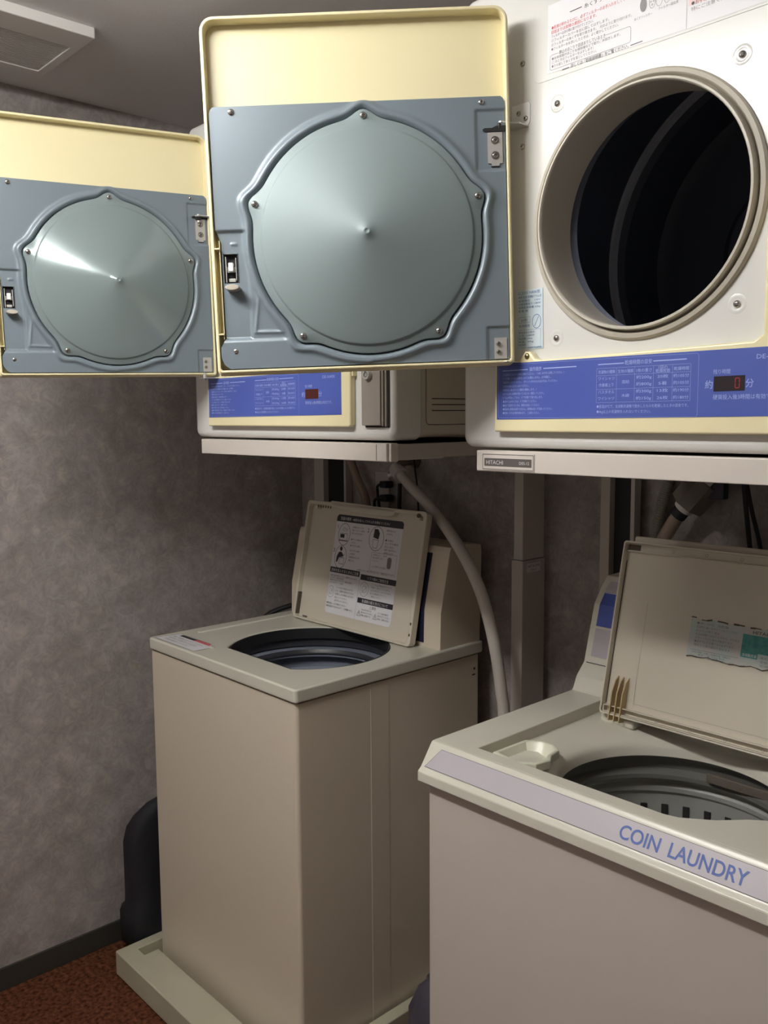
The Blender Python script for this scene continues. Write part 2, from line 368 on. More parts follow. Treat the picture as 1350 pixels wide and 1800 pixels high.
def liner_mesh():
    NU, NV = 300, 262
    vv = np.linspace(.004, .383, NV); U = np.zeros((NV, NU)); 
    for j, v in enumerate(vv): U[j] = np.linspace(umin(v), umax(v), NU)
    V = np.repeat(vv[:, None], NU, 1)
    # lobe direction is mirrored in u: use the door's own u,v
    du, dv = U-CC[0], V-CC[1]; r = np.hypot(du, dv); th = np.arctan2(dv, du)
    RB = np.full_like(th, .1765); dm = np.full_like(th, 9.)
    for l in LOBE: dm = np.minimum(dm, np.abs((th-l+PI) % (2*PI)-PI))
    RB = .1765+.0130*np.exp(-(dm/.105)**2)
    d = r-RB; H = np.zeros_like(r)
    def box(u0, u1, v0, v1, s=.0022):
        return sst(U, u0-s, u0+s)*(1-sst(U, u1-s, u1+s))*sst(V, v0-s, v0+s)*(1-sst(V, v1-s, v1+s))
    H -= .0040*box(.388, .6, .050, .206)
    H -= .0030*box(-.1, .0475, .278, .363)
    H -= .0030*box(-.1, .038, -.1, .053)
    H += .0022*box(.2105, .6, -.1, .047, .003)*(1-sst(U, .30, .345)*0)
    H += .0016*np.exp(-((V-.3835)/.004)**2)*0
    H += .0014*box(.404, .413, .186, .1895, .0012)
    tri = [(.374, .113), (.3415, .0575), (.382, .0585)]
    dt = np.full_like(r, 9.)
    for i in range(3):
        a = np.array(tri[i]); b = np.array(tri[(i+1) % 3]); e = b-a; t = np.clip(((U-a[0])*e[0]+(V-a[1])*e[1])/(e@e), 0, 1)
        dt = np.minimum(dt, np.hypot(U-a[0]-t*e[0], V-a[1]-t*e[1]))
    H += .0016*np.exp(-(dt/.0022)**2)
    inside = 1-sst(d, -.0082, -.0066)
    H = H*(1-inside)*sst(d, .0, .006)+H*0
    H += .0058*np.exp(-(np.maximum(np.abs(d)-.0012,0)/.0046)**2)
    H = H*(1-inside)-.0060*inside
    Y = -.0035+H
    # skirt
    Y[0, :] = -.012; Y[-1, :] = -.010; Y[:, 0] = -.010; Y[:, -1] = -.010
    V[0, :] = V[1, :]; V[-1, :] = V[-2, :]; U[:, 0] = U[:, 1]-1e-5; U[:, -1] = U[:, -2]+1e-5
    vs = np.stack([U.ravel(), Y.ravel(), V.ravel()], 1)
    idx = np.arange(NU*NV).reshape(NV, NU)
    # latch opening is cut out
    cu = (U[:-1, :-1]+U[1:, 1:])/2; cv = (V[:-1, :-1]+V[1:, 1:])/2
    keep = ~((cu > .4040) & (cu < .4245) & (cv > .1325) & (cv < .1735))
    a, b, c, e = idx[:-1, :-1][keep], idx[:-1, 1:][keep], idx[1:, 1:][keep], idx[1:, :-1][keep]
    fs = np.stack([a, e, c, b], 1)
    me = bpy.data.meshes.new('liner_panel'); me.from_pydata(vs.tolist(), [], fs.tolist()); me.materials.append(M['liner']); return me
def cone_mesh():
    NT = 240; prof = [(.0001, .0470), (.0028, .0473), (.0036, .0480), (.0046, .0478), (.006, .0465)]
    for i in range(1, 13): prof.append((.006+(.1530-.006)*i/12, .0465-(.0465-.0052)*i/12))
    prof += [(.1543, .0047), (.1556, .0034), (.1563, .0020), (.1575, .0012)]
    vs = []; fs = []
    k = len(prof)+3
    for i in range(NT):
        th = 2*PI*i/NT; c, s_ = math.cos(th), math.sin(th); ro = rb(th)-.0088
        for r, h in prof: vs.append((CC[0]+r*c, h, CC[1]+r*s_))
        for r, h in ((ro-.0012, .0012), (ro, .0002), (ro, -.0075)): vs.append((CC[0]+r*c, h, CC[1]+r*s_))
    for i in range(NT):
        j = (i+1) % NT
        for q in range(k-1): fs.append((i*k+q, i*k+q+1, j*k+q+1, j*k+q))
    me = bpy.data.meshes.new('drum_cover_cone'); me.from_pydata(vs, [], fs); me.materials.append(M['cone']); return me
LINER, CONE = liner_mesh(), cone_mesh()
CONE2 = CONE.copy(); CONE2.materials[0] = M['coneshiny']

def build_door(parent, loc, psi, sag, cone):
    Mw = Matrix.Translation(Vector(loc)) @ Matrix.Rotation(psi, 4, 'Z') @ Matrix.Rotation(sag, 4, 'Y')
    t = MB().use('cream'); o_ = rrect(0, DW, 0, DH, 0, rs=(.006, .006, .018, .018)); i_ = rrect(.0038, DW-.0038, .0038, DH-.0045, 0, rs=(.004, .004, .015, .015))
    # rim wall (double stepped lip), tray floor
    t.plate(o_, [i_], .024, .0012, at((0, 0, 0), FRONT))                    # wall from y=0 to y=-.024
    o2 = rrect(-.0022, DW+.0022, -.0022, DH+.0022, 0, rs=(.007, .007, .020, .020))
    t.plate(o2, [rrect(.002, DW-.002, .002, DH-.002, 0, rs=(.005, .005, .016, .016))], .004, .0012, at((0, -.006, 0), FRONT))
    o3 = rrect(-.0034, DW+.0034, -.0034, DH+.0034, 0, rs=(.008, .008, .021, .021))
    t.plate(o3, (), .012, .005, at((0, -.022, 0), FRONT), 4)
    # ribs in the latch channel
    for v in (.181, .057): t.box(.4285, .439, -.022, -.0005, v-.0012, v+.0012, .0004)
    t.box(.4288, .4298, -.022, -.004, .05, .193)
    d = t.build('door', None, parent, 30)
    d.matrix_local = Mw
    # black gap at liner corner
    for nm, me in (('liner_panel', LINER), ('drum_cover_cone', cone)):
        finish(nm, me, d, 50, wn=False)
    for u, v, r in ((.4019, .3736, .0048), (.039, .3738, .0042), (.4124, .031, .0048)):
        screw_mb((u, -.0034, v), BACKF, r, .0028).build('screw', None, d)
    for l in LOBE:
        screw_mb((CC[0]+.1715*math.cos(l), .0013, CC[1]+.1715*math.sin(l)), BACKF, .0050, .0032).build('screw', None, d)
    # upper hinge plate with notch, slot
    hp = MB().use('steel'); P = [(.0092, .288), (.0135, .288), (.0145, .2845), (.0245, .2845), (.0255, .288), (.0305, .288), (.0305, .3315), (.0092, .3315)]
    hp.prism([(-a, b) for a, b in P][::-1], 0, .0014, at((0, -.0062, 0), BACKF))
    hp.use('black'); hp.prism([(-.026, .2828), (-.014, .2828), (-.014, .2843), (-.026, .2843)], 0, .0012, at((0, -.0064, 0), BACKF))
    h = hp.build('hinge_plate', None, d)
    for v in (.3205, .2992): screw_mb((.0200, -.0048, v), BACKF, .0042, .003, washer=.0058).build('screw', None, d)
    s = MB().use('black'); s.prism([(.0005, .3325), (.0345, .3325), (.0375, .334), (.0375, .3362), (.0345, .3378), (.024, .3378), (.018, .3405), (.0005, .341)], 0, .0012, at((0, -.0045, 0), FRONT))
    s.build('hinge_slot', None, d)
    lp = MB().use('steel'); lp.prism([(-.0275, .0065), (-.009, .0065), (-.009, .0375), (-.0275, .0375)], 0, .0012, at((0, -.0062, 0), BACKF)); lp.build('hinge_plate', None, d)
    for v in (.0285, .0165): screw_mb((.0217, -.005, v), BACKF, .0036, .003).build('screw', None, d)
    # latch
    L = MB().use('black').box(.4030, .4252, -.020, -.016, .1315, .1745)
    L.use('darkgap').box(.4030, .4040, -.020, -.007, .1315, .1745).box(.4244, .4252, -.020, -.007, .1315, .1745)
    L.use('steel').box(.4212, .4222, -.016, -.006, .133, .170).box(.4062, .4072, -.016, -.006, .136, .168).box(.4075, .4210, -.0135, -.012, .148, .156)
    L.box(.409, .419, -.0125, -.0105, .134, .139, .0006)
    L.build('latch', None, d)
    MB().use('white').box(.4105, .4178, -.0115, -.0035, .1485, .161, .001).build('latch_tongue', None, d)
    K = MB().use('collar'); T = at((.4115, -.008, .1232), BACKF) @ Matrix.Diagonal((1, .40, 1, 1))
    K.cyl(.0105, 0, .021, T, 28, bev=.0012); K.build('striker_peg', None, d)
    return d

# ------------------------------------------------------------------ dryers
DWd, DHd, DD = .672, .690, .585
def blue_panel(p, digits):
    s = MB().use('blue'); P = [(.0855, .0445), (.5465, .0475), (.5465, .1305), (.0855, .1295)]
    T = at((0, -.0140, 0), FRONT)
    s.prism(P, 0, .0006, T)
    s.use('print'); c = .0009
    s.line(.097, .1185, .145, .1188, .0014, c, T); s.line(.174, .119, .232, .1193, .0014, c, T)
    s.text('操作順序', .1595, .1165, .0068, c, T, .022, 'CENTER')
    s.line(.268, .120, .309, .1203, .0014, c, T); s.line(.3535, .1207, .401, .121, .0014, c, T)
    s.text('乾燥時間の目安', .331, .1183, .0068, c, T, .041, 'CENTER')
    lines = ['①洗濯物を入れドアを確実に閉めてください。（つめこみすぎに注意してください。）', '  ドアが開いていると硬貨を入れても運転しません。必ず確認し、', '  洗濯物を入れてください。 ポケットの中のものは必ず出してください。', '②硬貨を投入口から入れてください。',
             '  （硬貨投入後はすぐに運転を開始します。）', '③ドラム内に洗濯物が残っていないか、確認してください。', '  ドラムが停止してから、ドアを開けて取り出します。', '●途中で止めるときは、ドアを開けてください。',
             '●続けて使用するときは、硬貨を追加してください。', '●運転中に硬貨は返却できません。使用後は糸くずを取ってください。', '●乾燥しすぎは衣類を傷めます。 ご注意ください。']
    for i, l in enumerate(lines):
        s.text(l, .098, .1108-i*.0058, .0040, c, T, min(.128, .0029*len(l)))
    s.outline(rrect(.089, .4175, .0468, .1275, .003, 3), .0003, c, T)
    # table
    for z in (.1145, .1045, .0855, .0675): s.line(.266, z, .407, z+.0004, .0003, c, T)
    for x in (.266, .298, .326, .354, .3815, .407): s.line(x, .0675, x, .1145, .0003, c, T)
    for x, z, q, wd in ((.282, .1075, '洗濯物の種類', .027), (.312, .1075, '生地の種類', .024), (.340, .1075, '1枚の重さ', .023), (.3678, .1102, '1回の', .013), (.3678, .1058, '乾燥枚数', .021), (.394, .1075, '乾燥時間', .021),
                        (.282, .0985, 'ワイシャツ', .026), (.282, .0895, '作業着上下', .024), (.282, .0800, 'バスタオル', .026), (.282, .0712, 'ワイシャツ', .026), (.312, .0930, '混紡', .012), (.312, .0745, '木綿', .012),
                        (.340, .0985, '約200g', .023), (.340, .0895, '約800g', .023), (.340, .0800, '約300g', .023), (.340, .0705, '約150g', .023),
                        (.3678, .0985, '20枚', .016), (.3678, .0895, '5着', .012), (.3678, .0800, '13枚', .016), (.3678, .0705, '26枚', .016),
                        (.394, .0985, '約105分', .022), (.394, .0895, '約105分', .022), (.394, .0800, '約190分', .022), (.394, .0705, '約180分', .022)):
        s.text(q, x, z, .0052, c, T, wd, 'CENTER')
    s.text('●室温20℃で、全自動洗濯機で脱水したものを乾燥したときの目安です。', .267, .0602, .0048, c, T, .138)
    s.text('●4kg以上の洗濯物を入れないでください。', .267, .0530, .0048, c, T, .084)
    s.text('残り時間', .4485, .1005, .0064, c, T, .022, 'CENTER'); s.text('約', .4320, .0830, .0115, c, T, .010, 'CENTER'); s.text('分', .4845, .0835, .0115, c, T, .010, 'CENTER')
    s.text('硬貨投入後3時間は有効です。', .438, .0688, .0068, c, T, .082)
    s.text('DE-N40K', .492, .1165, .0078, c, T, .038)
    s.use('display' if digits else 'displayred').prism([(.4385, .0785), (.4785, .0788), (.4785, .0975), (.4385, .0972)], .0004, .0010, T)
    if digits:
        s.use('led'); x, z = .4665, .0822
        for g in ((0, 0, .0052, 0), (0, .012, .0052, .012), (0, .0006, 0, .0056), (0, .0064, 0, .0116), (.0052, .0006, .0052, .0056), (.0052, .0064, .0052, .0116)):
            s.line(x+g[0], z+g[1], x+g[2], z+g[3], .0010, .0012, T)
    s.build('blue_instruction_panel', None, p, 0)

def build_dryer(name, label, loc, door_loc, psi, sag, detailed):
    d = thing(name, label, 'dryer', loc)
    # casing behind the front cover
    c = MB().use('dryside'); ring_o = rrect(.004, DWd-.004, .004, DHd-.004, .022); ring_i = rrect(.012, DWd-.012, .012, DHd-.012, .016)
    c.plate(ring_o, [ring_i], DD-.075, .0, at((0, DD, 0), FRONT))
    c.plate(ring_o, (), .006, .0, at((0, DD, 0), FRONT))
    c.build('casing', None, d)
    f = MB().use('dryer'); Y0 = .0
    f.plate(rrect(0, DWd, 0, DHd, .018), [circle(.3195, .3255, .160, 96)], .078, .012, at((0, .078, 0), FRONT), 5)
    f.build('front_cover', None, d, 40)
    # side service panel
    s = MB().use('dryside'); T = at((DWd-.004, 0, 0), SIDE)
    s.plate(rrect(.088, .46, .030, .30, .008), (), .0018, .0008, T)
    s.use('darkgap')
    for z in (.054, .065, .076): s.box(DWd-.0025, DWd-.0018, .100, .30, z-.0009, z+.0009)
    s.outline(rrect(.086, .462, .028, .302, .009), .0012, .0002, T)
    s.build('side_panel', None, d)
    # port collar: rubber gasket, lip and tube, lathe along depth
    T = at((.3195, .001, .3255), FRONT)
    g = MB().use('collar'); g.lathe([(.1735, -.001), (.1740, .004), (.1715, .0075), (.1665, .0085), (.1645, .006), (.1635, .001), (.162, -.002), (.1605, .000), (.1605, -.004)], T, 96)
    g.build('gasket', None, d)
    g = MB().use('collarlight'); g.lathe([(.1612, -.006), (.1612, .0115), (.1600, .0145), (.1575, .0150), (.1560, .013), (.1555, .008), (.1560, -.01), (.1600, -.065), (.163, -.068), (.164, -.062)], T, 96)
    g.build('port_rim', None, d)
    D = MB().use('drum'); TD = at((.3385, 0, .325), FRONT)
    D.lathe([(.166, -.066), (.30, -.076), (.302, -.10), (.302, -.36), (.30, -.385), (.29, -.395)], TD, 96)
    D.lathe([(.30, -.385), (.285, -.50), (.26, -.515), (.14, -.52), (.13, -.46), (.115, -.445), (.05, -.44), (.04, -.425), (.0001, -.42)], TD, 96)
    for a in (-.35, 1.30, 4.75):
        Q = TD @ Matrix.Rotation(a, 4, 'Z'); D.prism([(.300, -.02), (.262, -.008), (.262, .008), (.300, .02)], -.34, -.11, Q)
        D.box(.06, .12, -.018, .018, -.445, -.425, .004, 2, Q)
    D.build('drum', None, d, 40)
    MB().use('band').lathe([(.3015, -.360), (.2955, -.362), (.2950, -.378), (.3010, -.380)], TD, 96).build('felt_band', None, d)
    # screws in dimples
    for x, z in ((.182, .494), (.454, .482), (.186, .163), (.458, .186)):
        q = MB().use('dryer'); q.lathe([(.0125, .0001), (.0100, .0006), (.0080, .0004), (.0060, -.0001), (.0001, -.0001)], at((x, 0, z), FRONT), 24); q.build('screw_boss', None, d)
        screw_mb((x, -.0002, z), FRONT, .0046, .003).build('screw', None, d)
    for x, z in ((.119, .566), (.120, .448)): screw_mb((x, -.0002, z), FRONT, .0044, .003).build('screw', None, d)
    # hinge brackets on the front
    h = MB().use('white'); h.prism([(.100, .477), (.130, .477), (.1335, .481), (.1335, .5065), (.1305, .5095), (.100, .5095)], 0, .0016, at((0, 0, 0), FRONT), bev=.0004)
    h.use('steel'); h.box(.1005, .131, -.022, .0005, .4745, .4765, .0005)
    x1, y1, z1 = Vector(door_loc)-Vector(loc)
    h.prism([(.100, -.0225), (.131, -.0225), (.124, -.030), (.117, -.047), (.108, -.050), (.100, -.045)], .4745, .4762)
    h.cyl(.0032, .462, .4785, at((.112, -.044, 0), I4), 14)
    h.use('black'); h.box(.108, .116, -.050, -.040, .466, .4735, .001)
    h.build('hinge_bracket', None, d)
    for x, z in ((.113, .4965), (.1265, .4865)): screw_mb((x, -.0016, z), FRONT, .0040, .0026).build('screw', None, d)
    h = MB().use('steel'); h.box(.100, .130, -.046, .0, .1295, .1310, .0004); h.cyl(.003, .126, .142, at((.112, -.040, 0), I4), 14); h.build('hinge_bracket', None, d)
    # control housing and panel
    c = MB().use('cream')
    c.plate([(.0795, .0275), (.0815, .0255), (.566, .0245), (.5705, .029), (.5715, .130), (.5715, .33), (.498, .33), (.498, .1455), (.487, .1385), (.167, .1322), (.157, .1345), (.1475, .1455), (.1385, .1460), (.128, .1335), (.0805, .1315)], (), .0145, .003, at((0, .0005, 0), FRONT), 3)
    c.box(.548, .575, -.010, .001, .118, .128, .001)
    c.build('control_housing', None, d)
    screw_mb((.1430, -.0135, .1385), FRONT, .0046, .003, 'brass').build('screw', None, d)
    blue_panel(d, detailed)
    # coin box with lock
    b = MB().use('darkgap').box(.5975, .6635, -.0015, .003, .0235, .335, .002)
    b.use('coinbox').box(.5985, .6490, -.011, -.001, .0275, .332, .002).box(.6505, .6545, -.009, -.001, .0265, .332, .001).box(.6562, .6598, -.006, -.001, .0255, .332, .001)
    cb = b.build('coin_box', None, d)
    k = MB().use('steel').lathe([(.0095, 0), (.0095, .006), (.0085, .008), (.006, .008), (.006, .006), (.0001, .006)], at((.619, -.0105, .1185), FRONT), 28)
    k.use('ink').ring(.619, .1185, .0045, .0045, .0012, .0178, FRONT, 24); k.build('key_lock', None, d)
    # stickers
    T = at((0, -.0003, 0), FRONT)
    q = MB().use('dryer'); q.plate(rrect(.138, .535, .530, .640, .014), (), .0007, .0004, at((0, .0001, 0), FRONT)); q.build('sticker_recess', None, d)
    T = at((0, -.0008, 0), FRONT); s = MB().use('paper'); s.prism([(.164, .5385), (.380, .5335), (.515, .5335), (.515, .632), (.164, .632)], 0, .0003, T); c = .0006
    s.use('pink').sheet([(.382, .560), (.510, .560), (.510, .600), (.382, .600)], .0004, T)
    s.use('ink'); s.line(.202, .6115, .222, .6120, .0011, c, T); s.text('糸くずフィルターのお手入れ', .226, .6090, .0068, c, T, .10); s.line(.330, .614, .35, .6145, .0011, c, T)
    s.use('redink'); s.text('●乾燥が終わるたびに、必ずフィルターのお手入れをしてください。', .171, .5975, .0054, c, T, .135); s.text('  目詰まりは故障の原因になります。', .171, .5915, .0054, c, T, .075)
    s.use('greyink')
    for i, (l, wd) in enumerate((('フィルターは次の順に取り付けてください。', .07), ('①フィルターカバーを左に回してはずします。', .095), ('②フィルターの糸くずを取り除きます。  元のように取り付けます。', .130), ('●フィルターを水洗いしたときは、よく乾かしてください。', .110))):
        s.text(l, .171, .5860-i*.0058, .0046, c, T, wd)
    s.outline(rrect(.169, .300, .5420, .5625, .003, 3), .0005, c, T)
    s.use('paper').sheet([(.184, .560), (.262, .560), (.262, .566), (.184, .566)], .0007, T)
    s.use('ink').text('静止のほこりで目詰まりしているとき', .223, .5605, .0054, .0008, T, .076, 'CENTER')
    s.use('greyink'); s.text('●本体背面のほこりを掃除機などで取り、水拭きします。', .172, .5555, .0044, c, T, .112); s.text('  （このときはフィルターをはずします）', .172, .5505, .0044, c, T, .07); s.text('●うら返して糸くずを落としてください。', .172, .5452, .0044, c, T, .075)
    s.use('ink'); s.line(.190, .5375, .202, .5376, .0010, c, T); s.text('詳しくは「取扱説明書」をご覧ください。', .205, .5362, .0060, c, T, .092); s.line(.300, .5378, .318, .5380, .0010, c, T)
    for i, (x, r) in enumerate(((.318, .009), (.331, .0085), (.341, .009), (.352, .0085))):
        z = .583; s.use('greyink').ring(x, z, r*.55, r, .0005, c, T)
        if i == 0: s.disc(x, z, r*.5, r*.92, c+.0001, T)
        if i in (1, 3):
            for a in range(4): s.ring(x+.002*math.cos(a*PI/2), z+.004*math.sin(a*PI/2), .0012, .0012, .0005, c+.0001, T, 10)
    s.text('フィルターケース', .312, .597, .0038, c, T, .024); s.text('フィルターカバー', .345, .602, .0038, c, T, .026); s.text('糸くずフィルター', .305, .567, .0038, c, T, .026); s.text('フィルター固定具', .340, .5695, .0038, c, T, .028)
    s.use('greyink').line(.380, .534, .380, .631, .0004, c, T)
    s.use('redink'); s.text('衣類以外の物は入れないでください。', .386, .592, .0056, c, T, .09); s.text('●油のついた物は火災の原因になります。', .386, .584, .0056, c, T, .1); s.text('●引火の恐れのある物を入れないこと。', .386, .5765, .0056, c, T, .098)
    s.use('ink'); s.text('●回転が止まるまで手を入れないこと。', .386, .567, .0054, c, T, .098); s.text('●お子様がドラムの中に入らないように', .386, .560, .0054, c, T, .1); s.use('greyink').text('  特にご注意ください。', .386, .553, .0054, c, T, .06)
    s.build('instruction_sticker', None, d, 0)
    T = at((0, -.0006, 0), FRONT); s = MB().use('paleblue'); s.prism([(.114, .150), (.1625, .150), (.1605, .2385), (.1135, .2385)], 0, .0003, T); s.use('blueink')
    s.text('日立DE-N40K形', .1150, .2320, .0056, c, T, .041); s.text('種類 乾燥用回転ドラム式', .1152, .2262, .0042, c, T, .043)
    for i, l in enumerate(('定格電圧    100V', '定格消費電力 1280W', '標準乾燥容量 4.0kg', '電 動 機')): s.text(l, .1155, .2210-i*.0050, .0038, c, T, (.041, .042, .041, .018)[i])
    s.outline([(.1165, .190), (.138, .190), (.138, .198), (.1165, .198)], .0004, c, T); s.text('50形', .1205, .1918, .0050, c, T, .013); s.text('乾燥機用', .1170, .1835, .0042, c, T, .020)
    s.ring(.1500, .1905, .0082, .0105, .0009, c, T); s.line(.1462, .1835, .1500, .1905, .0008, c, T); s.line(.1500, .1905, .1538, .1975, .0008, c, T)
    for i, l in enumerate(('電気用品の表示', '入力  1280W', '周波数 50Hz', '質量   30kg', '製造番号')): s.text(l, .1165, .1740-i*.0046, .0034, c, T, (.030, .030, .026, .028, .014)[i])
    s.outline([(.1155, .1525), (.1575, .1525), (.1575, .179), (.1155, .179)], .0003, c, T)
    s.text('MADE IN JAPAN', .1340, .1510, .0036, c+.0001, T, .026); s.build('rating_sticker', None, d, 0)
    Mloc = Vector(door_loc)-Vector(loc)
    build_door(d, Mloc, psi, sag, CONE if detailed else CONE2)
    return d

LB = (-.979, 1.08, 1.451); LA = (-1.815, 1.08, 1.458)
build_dryer('tumble_dryer', 'white dryer at the right with its round dark drum opening in full view', LB, (-.8442, 1.045, 1.5802), -2.3207, .0299, True)
build_dryer('tumble_dryer', 'white dryer nearer the left wall with a grey key-locked coin box on its front', LA, (-1.6961, 1.067, 1.5966), -1.8288, .0200, False)

# ------------------------------------------------------------------ dryer stands
def stand(label, X0, Z0, wleft, legL, legR, plate_):
    s = thing('dryer_stand', label, 'stand', (X0, 1.08, 0))
    b = MB().use('standlight'); z0, z1 = Z0-.037, Z0-.004
    b.prism([(-.010, z0), (-.010, z1), (.0, z1), (.012, z1), (.012, z0)], wleft, .664, frame((0, 1, 0), (0, 0, 1), (1, 0, 0)), bev=.002)
    b.box(.6655, .672, -.006, .012, z0, z1, .002); b.use('ink').box(.6375, .6383, -.0104, -.0098, z0+.002, z1-.002)
    b.build('front_bar', None, s)
    MB().use('stand').box(.655, .670, .0125, .1325, z0+.002, z1-.002, .002).box(.655, .669, .1325, .55, z0+.004, z1-.002, .001).build('side_bar', None, s)
    MB().use('stand').box(wleft+.004, wleft+.016, .0125, .55, z0+.004, z1-.002, .002).build('side_bar', None, s)
    MB().use('stand').box(wleft+.02, .65, .013, .56, z1-.010, z1-.004).build('shelf', None, s)
    # left channel leg: light flange, dark web, thin right flange
    xa, xb, xc, xd, ya = legL
    g = MB().use('stand').box(xa-X0, xb-X0, ya-1.08, ya+.030-1.08, .0, Z0-.02, .001).box(xc-X0, xd-X0, ya-1.08+.004, ya+.030-1.08, .0, Z0-.02, .001)
    g.use('black').box(xb-X0, xc-X0, ya+.020-1.08, ya+.030-1.08, .0, Z0-.02)
    g.build('leg', None, s)
    if legR:
        xa, xb, ya, yb = legR
        g = MB().use('stand').box(xa-X0, xb-X0, ya-1.08, yb-1.08, 1.158, Z0-.02, .002).box(xa-X0-.004, xb-X0+.003, ya-1.08-.003, yb-1.08+.001, 0, 1.157, .002)
        lg = g.build('leg', None, s)
        if plate_: return s_plate(s, Z0)
        T = at((xb-X0+.0032, 0, 0), SIDE); q = MB().use('platew').prism([(1.664-1.08, 1.128), (1.716-1.08, 1.128), (1.716-1.08, 1.149), (1.664-1.08, 1.149)], 0, .0005, T)
        q.use('ink').text('HITACHI', 1.690-1.08, 1.1395, .0085, .0007, T, .042, 'CENTER'); q.text('DS-4', 1.690-1.08, 1.1305, .0065, .0007, T, .020, 'CENTER'); q.build('name_label', None, s, 0)
    return s
def s_plate(s, Z0):
        T = at((0, -.0102, Z0), FRONT); q = MB().use('standlight').prism([(.053, -.0345), (.1560, -.0345), (.1560, -.0085), (.053, -.0085)], 0, .0010, T)
        q.use('plate').outline([(.0545, -.0330), (.1545, -.0330), (.1545, -.0100), (.0545, -.0100)], .0010, .0012, T)
        q.sheet([(.058, -.0285), (.1515, -.0285), (.1515, -.0160), (.058, -.0160)], .0012, T)
        q.use('platew').text('HITACHI', .062, -.0255, .0090, .0014, T, .034); q.text('DES-12', .128, -.0245, .0062, .0014, T, .019); q.build('name_plate', None, s, 0)
        return s
stand('painted metal stand under the left dryer with a tall boxed leg', LA[0], LA[2], .041, (-2.195, -2.148, -2.055, -2.045, 1.728), (-1.330, -1.303, 1.652, 1.735), False)
stand('painted metal stand under the right dryer with a maker plate on its front bar', LB[0], LB[2], .040, (-1.124, -1.100, -1.050, -1.040, 1.704), (-.40, -.372, 1.705, 1.75), True)

# ------------------------------------------------------------------ washer on the left
def hole_A():
    P = []
    cx, cy, r = -1.735, 1.343, .205
    for i in range(72):
        a = 2*PI*i/72; x, y = cx+r*math.cos(a), cy+r*math.sin(a)
        y = max(y, 1.188)
        if P and (x, y) == P[-1]: continue
        P.append((x, y))
    return P
wa = thing('washing_machine', 'beige top-loading washer with raised lid covered by a black and white instruction sticker', 'washing machine', (-1.79, 1.4, .07))
def rel(o): return Matrix.Translation(-Vector(o))
WAo = Vector((-1.79, 1.4, .07)); RA = rel(WAo)
c = MB().use('wbody')
c.plate(rrect(-2.112, -1.474, 1.101, 1.695, .010), [rrect(-2.108, -1.478, 1.105, 1.691, .008)], .8685, 0, RA @ at((0, 0, .022), I4))
c.plate(rrect(1.315, 1.373, .03, .889, .002), (), .0012, .0006, RA @ at((-1.4745, 0, 0), SIDE))
c.use('darkgap').plate(rrect(-2.106, -1.480, 1.107, 1.69, .008), [rrect(-2.05, -1.52, 1.14, 1.66, .008)], .007, 0, RA @ at((0, 0, .889), I4))
c.use('ink').box(-1.4742, -1.4735, 1.672, 1.678, .852, .858, 0, 2, RA).box(-1.4742, -1.4735, 1.666, 1.678, .838, .841, 0, 2, RA)
c.build('cabinet', None, wa)
c = MB().use('wtop'); c.plate(rrect(-2.108, -1.466, 1.094, 1.702, .009), [hole_A()], .031, .005, RA @ at((0, 0, .8945), I4), 4)
c.box(-2.064, -2.052, 1.215, 1.60, .922, .9285, .003, 3, RA).box(-1.90, -1.885, 1.150, 1.160, .924, .930, .002, 2, RA)
c.build('top_cover', None, wa, 40)
hA = hole_A(); sc_ = lambda k: [(-1.735+(x+1.735)*k, 1.343+(y-1.343)*k) for x, y in hA]
MB().use('black').plate(sc_(.992), [sc_(.972)], .029, .001, RA @ at((0, 0, .8945), I4)).build('hole_dark_ring', None, wa)  # black ring added inside the hole so it looks dark from its edge
t = MB().use('tubdark'); T = RA @ at((-1.735, 1.343, 0), I4)
t.lathe([(.206, .915), (.209, .885), (.209, .872), (.221, .868)], T, 72)
t.lathe([(.186, .868), (.181, .860), (.181, .856)], T, 72)
t.use('tubblue').lathe([(.221, .868), (.186, .868), (.186, .848), (.212, .842), (.212, .812), (.205, .806), (.205, .798), (.212, .792), (.212, .762), (.204, .756), (.204, .748), (.211, .742), (.211, .60), (.20, .50), (.02, .49), (.0001, .49)], T, 72)
t.use('tubdark').lathe([(.2125, .8425), (.213, .836)], T, 72); t.lathe([(.2045, .8065), (.2045, .7975)], T, 72); t.lathe([(.2035, .7565), (.2035, .7475)], T, 72)
t.build('wash_tub', None, wa, 40)
# console
prof = [(1.548, .924), (1.551, 1.018), (1.583, 1.166), (1.588, 1.178), (1.640, 1.183), (1.700, 1.176), (1.703, 1.160), (1.697, .924)]
c = MB().use('wbody').prism(prof, -2.085, -1.475, RA @ frame((0, 1, 0), (0, 0, 1), (1, 0, 0)), bev=.002)
cn = c.build('control_console', None, wa)
n = MB().use('navy'); n.prism([(1.5465, .936), (1.5495, 1.018), (1.580, 1.160), (1.584, 1.160), (1.552, 1.018), (1.549, .936)], -2.03, -1.532, RA @ frame((0, 1, 0), (0, 0, 1), (1, 0, 0)))
n.use('white').box(-1.5565, -1.5545, 1.5465, 1.5485, .983, .985, 0, 2, RA); n.build('console_panel', None, wa)
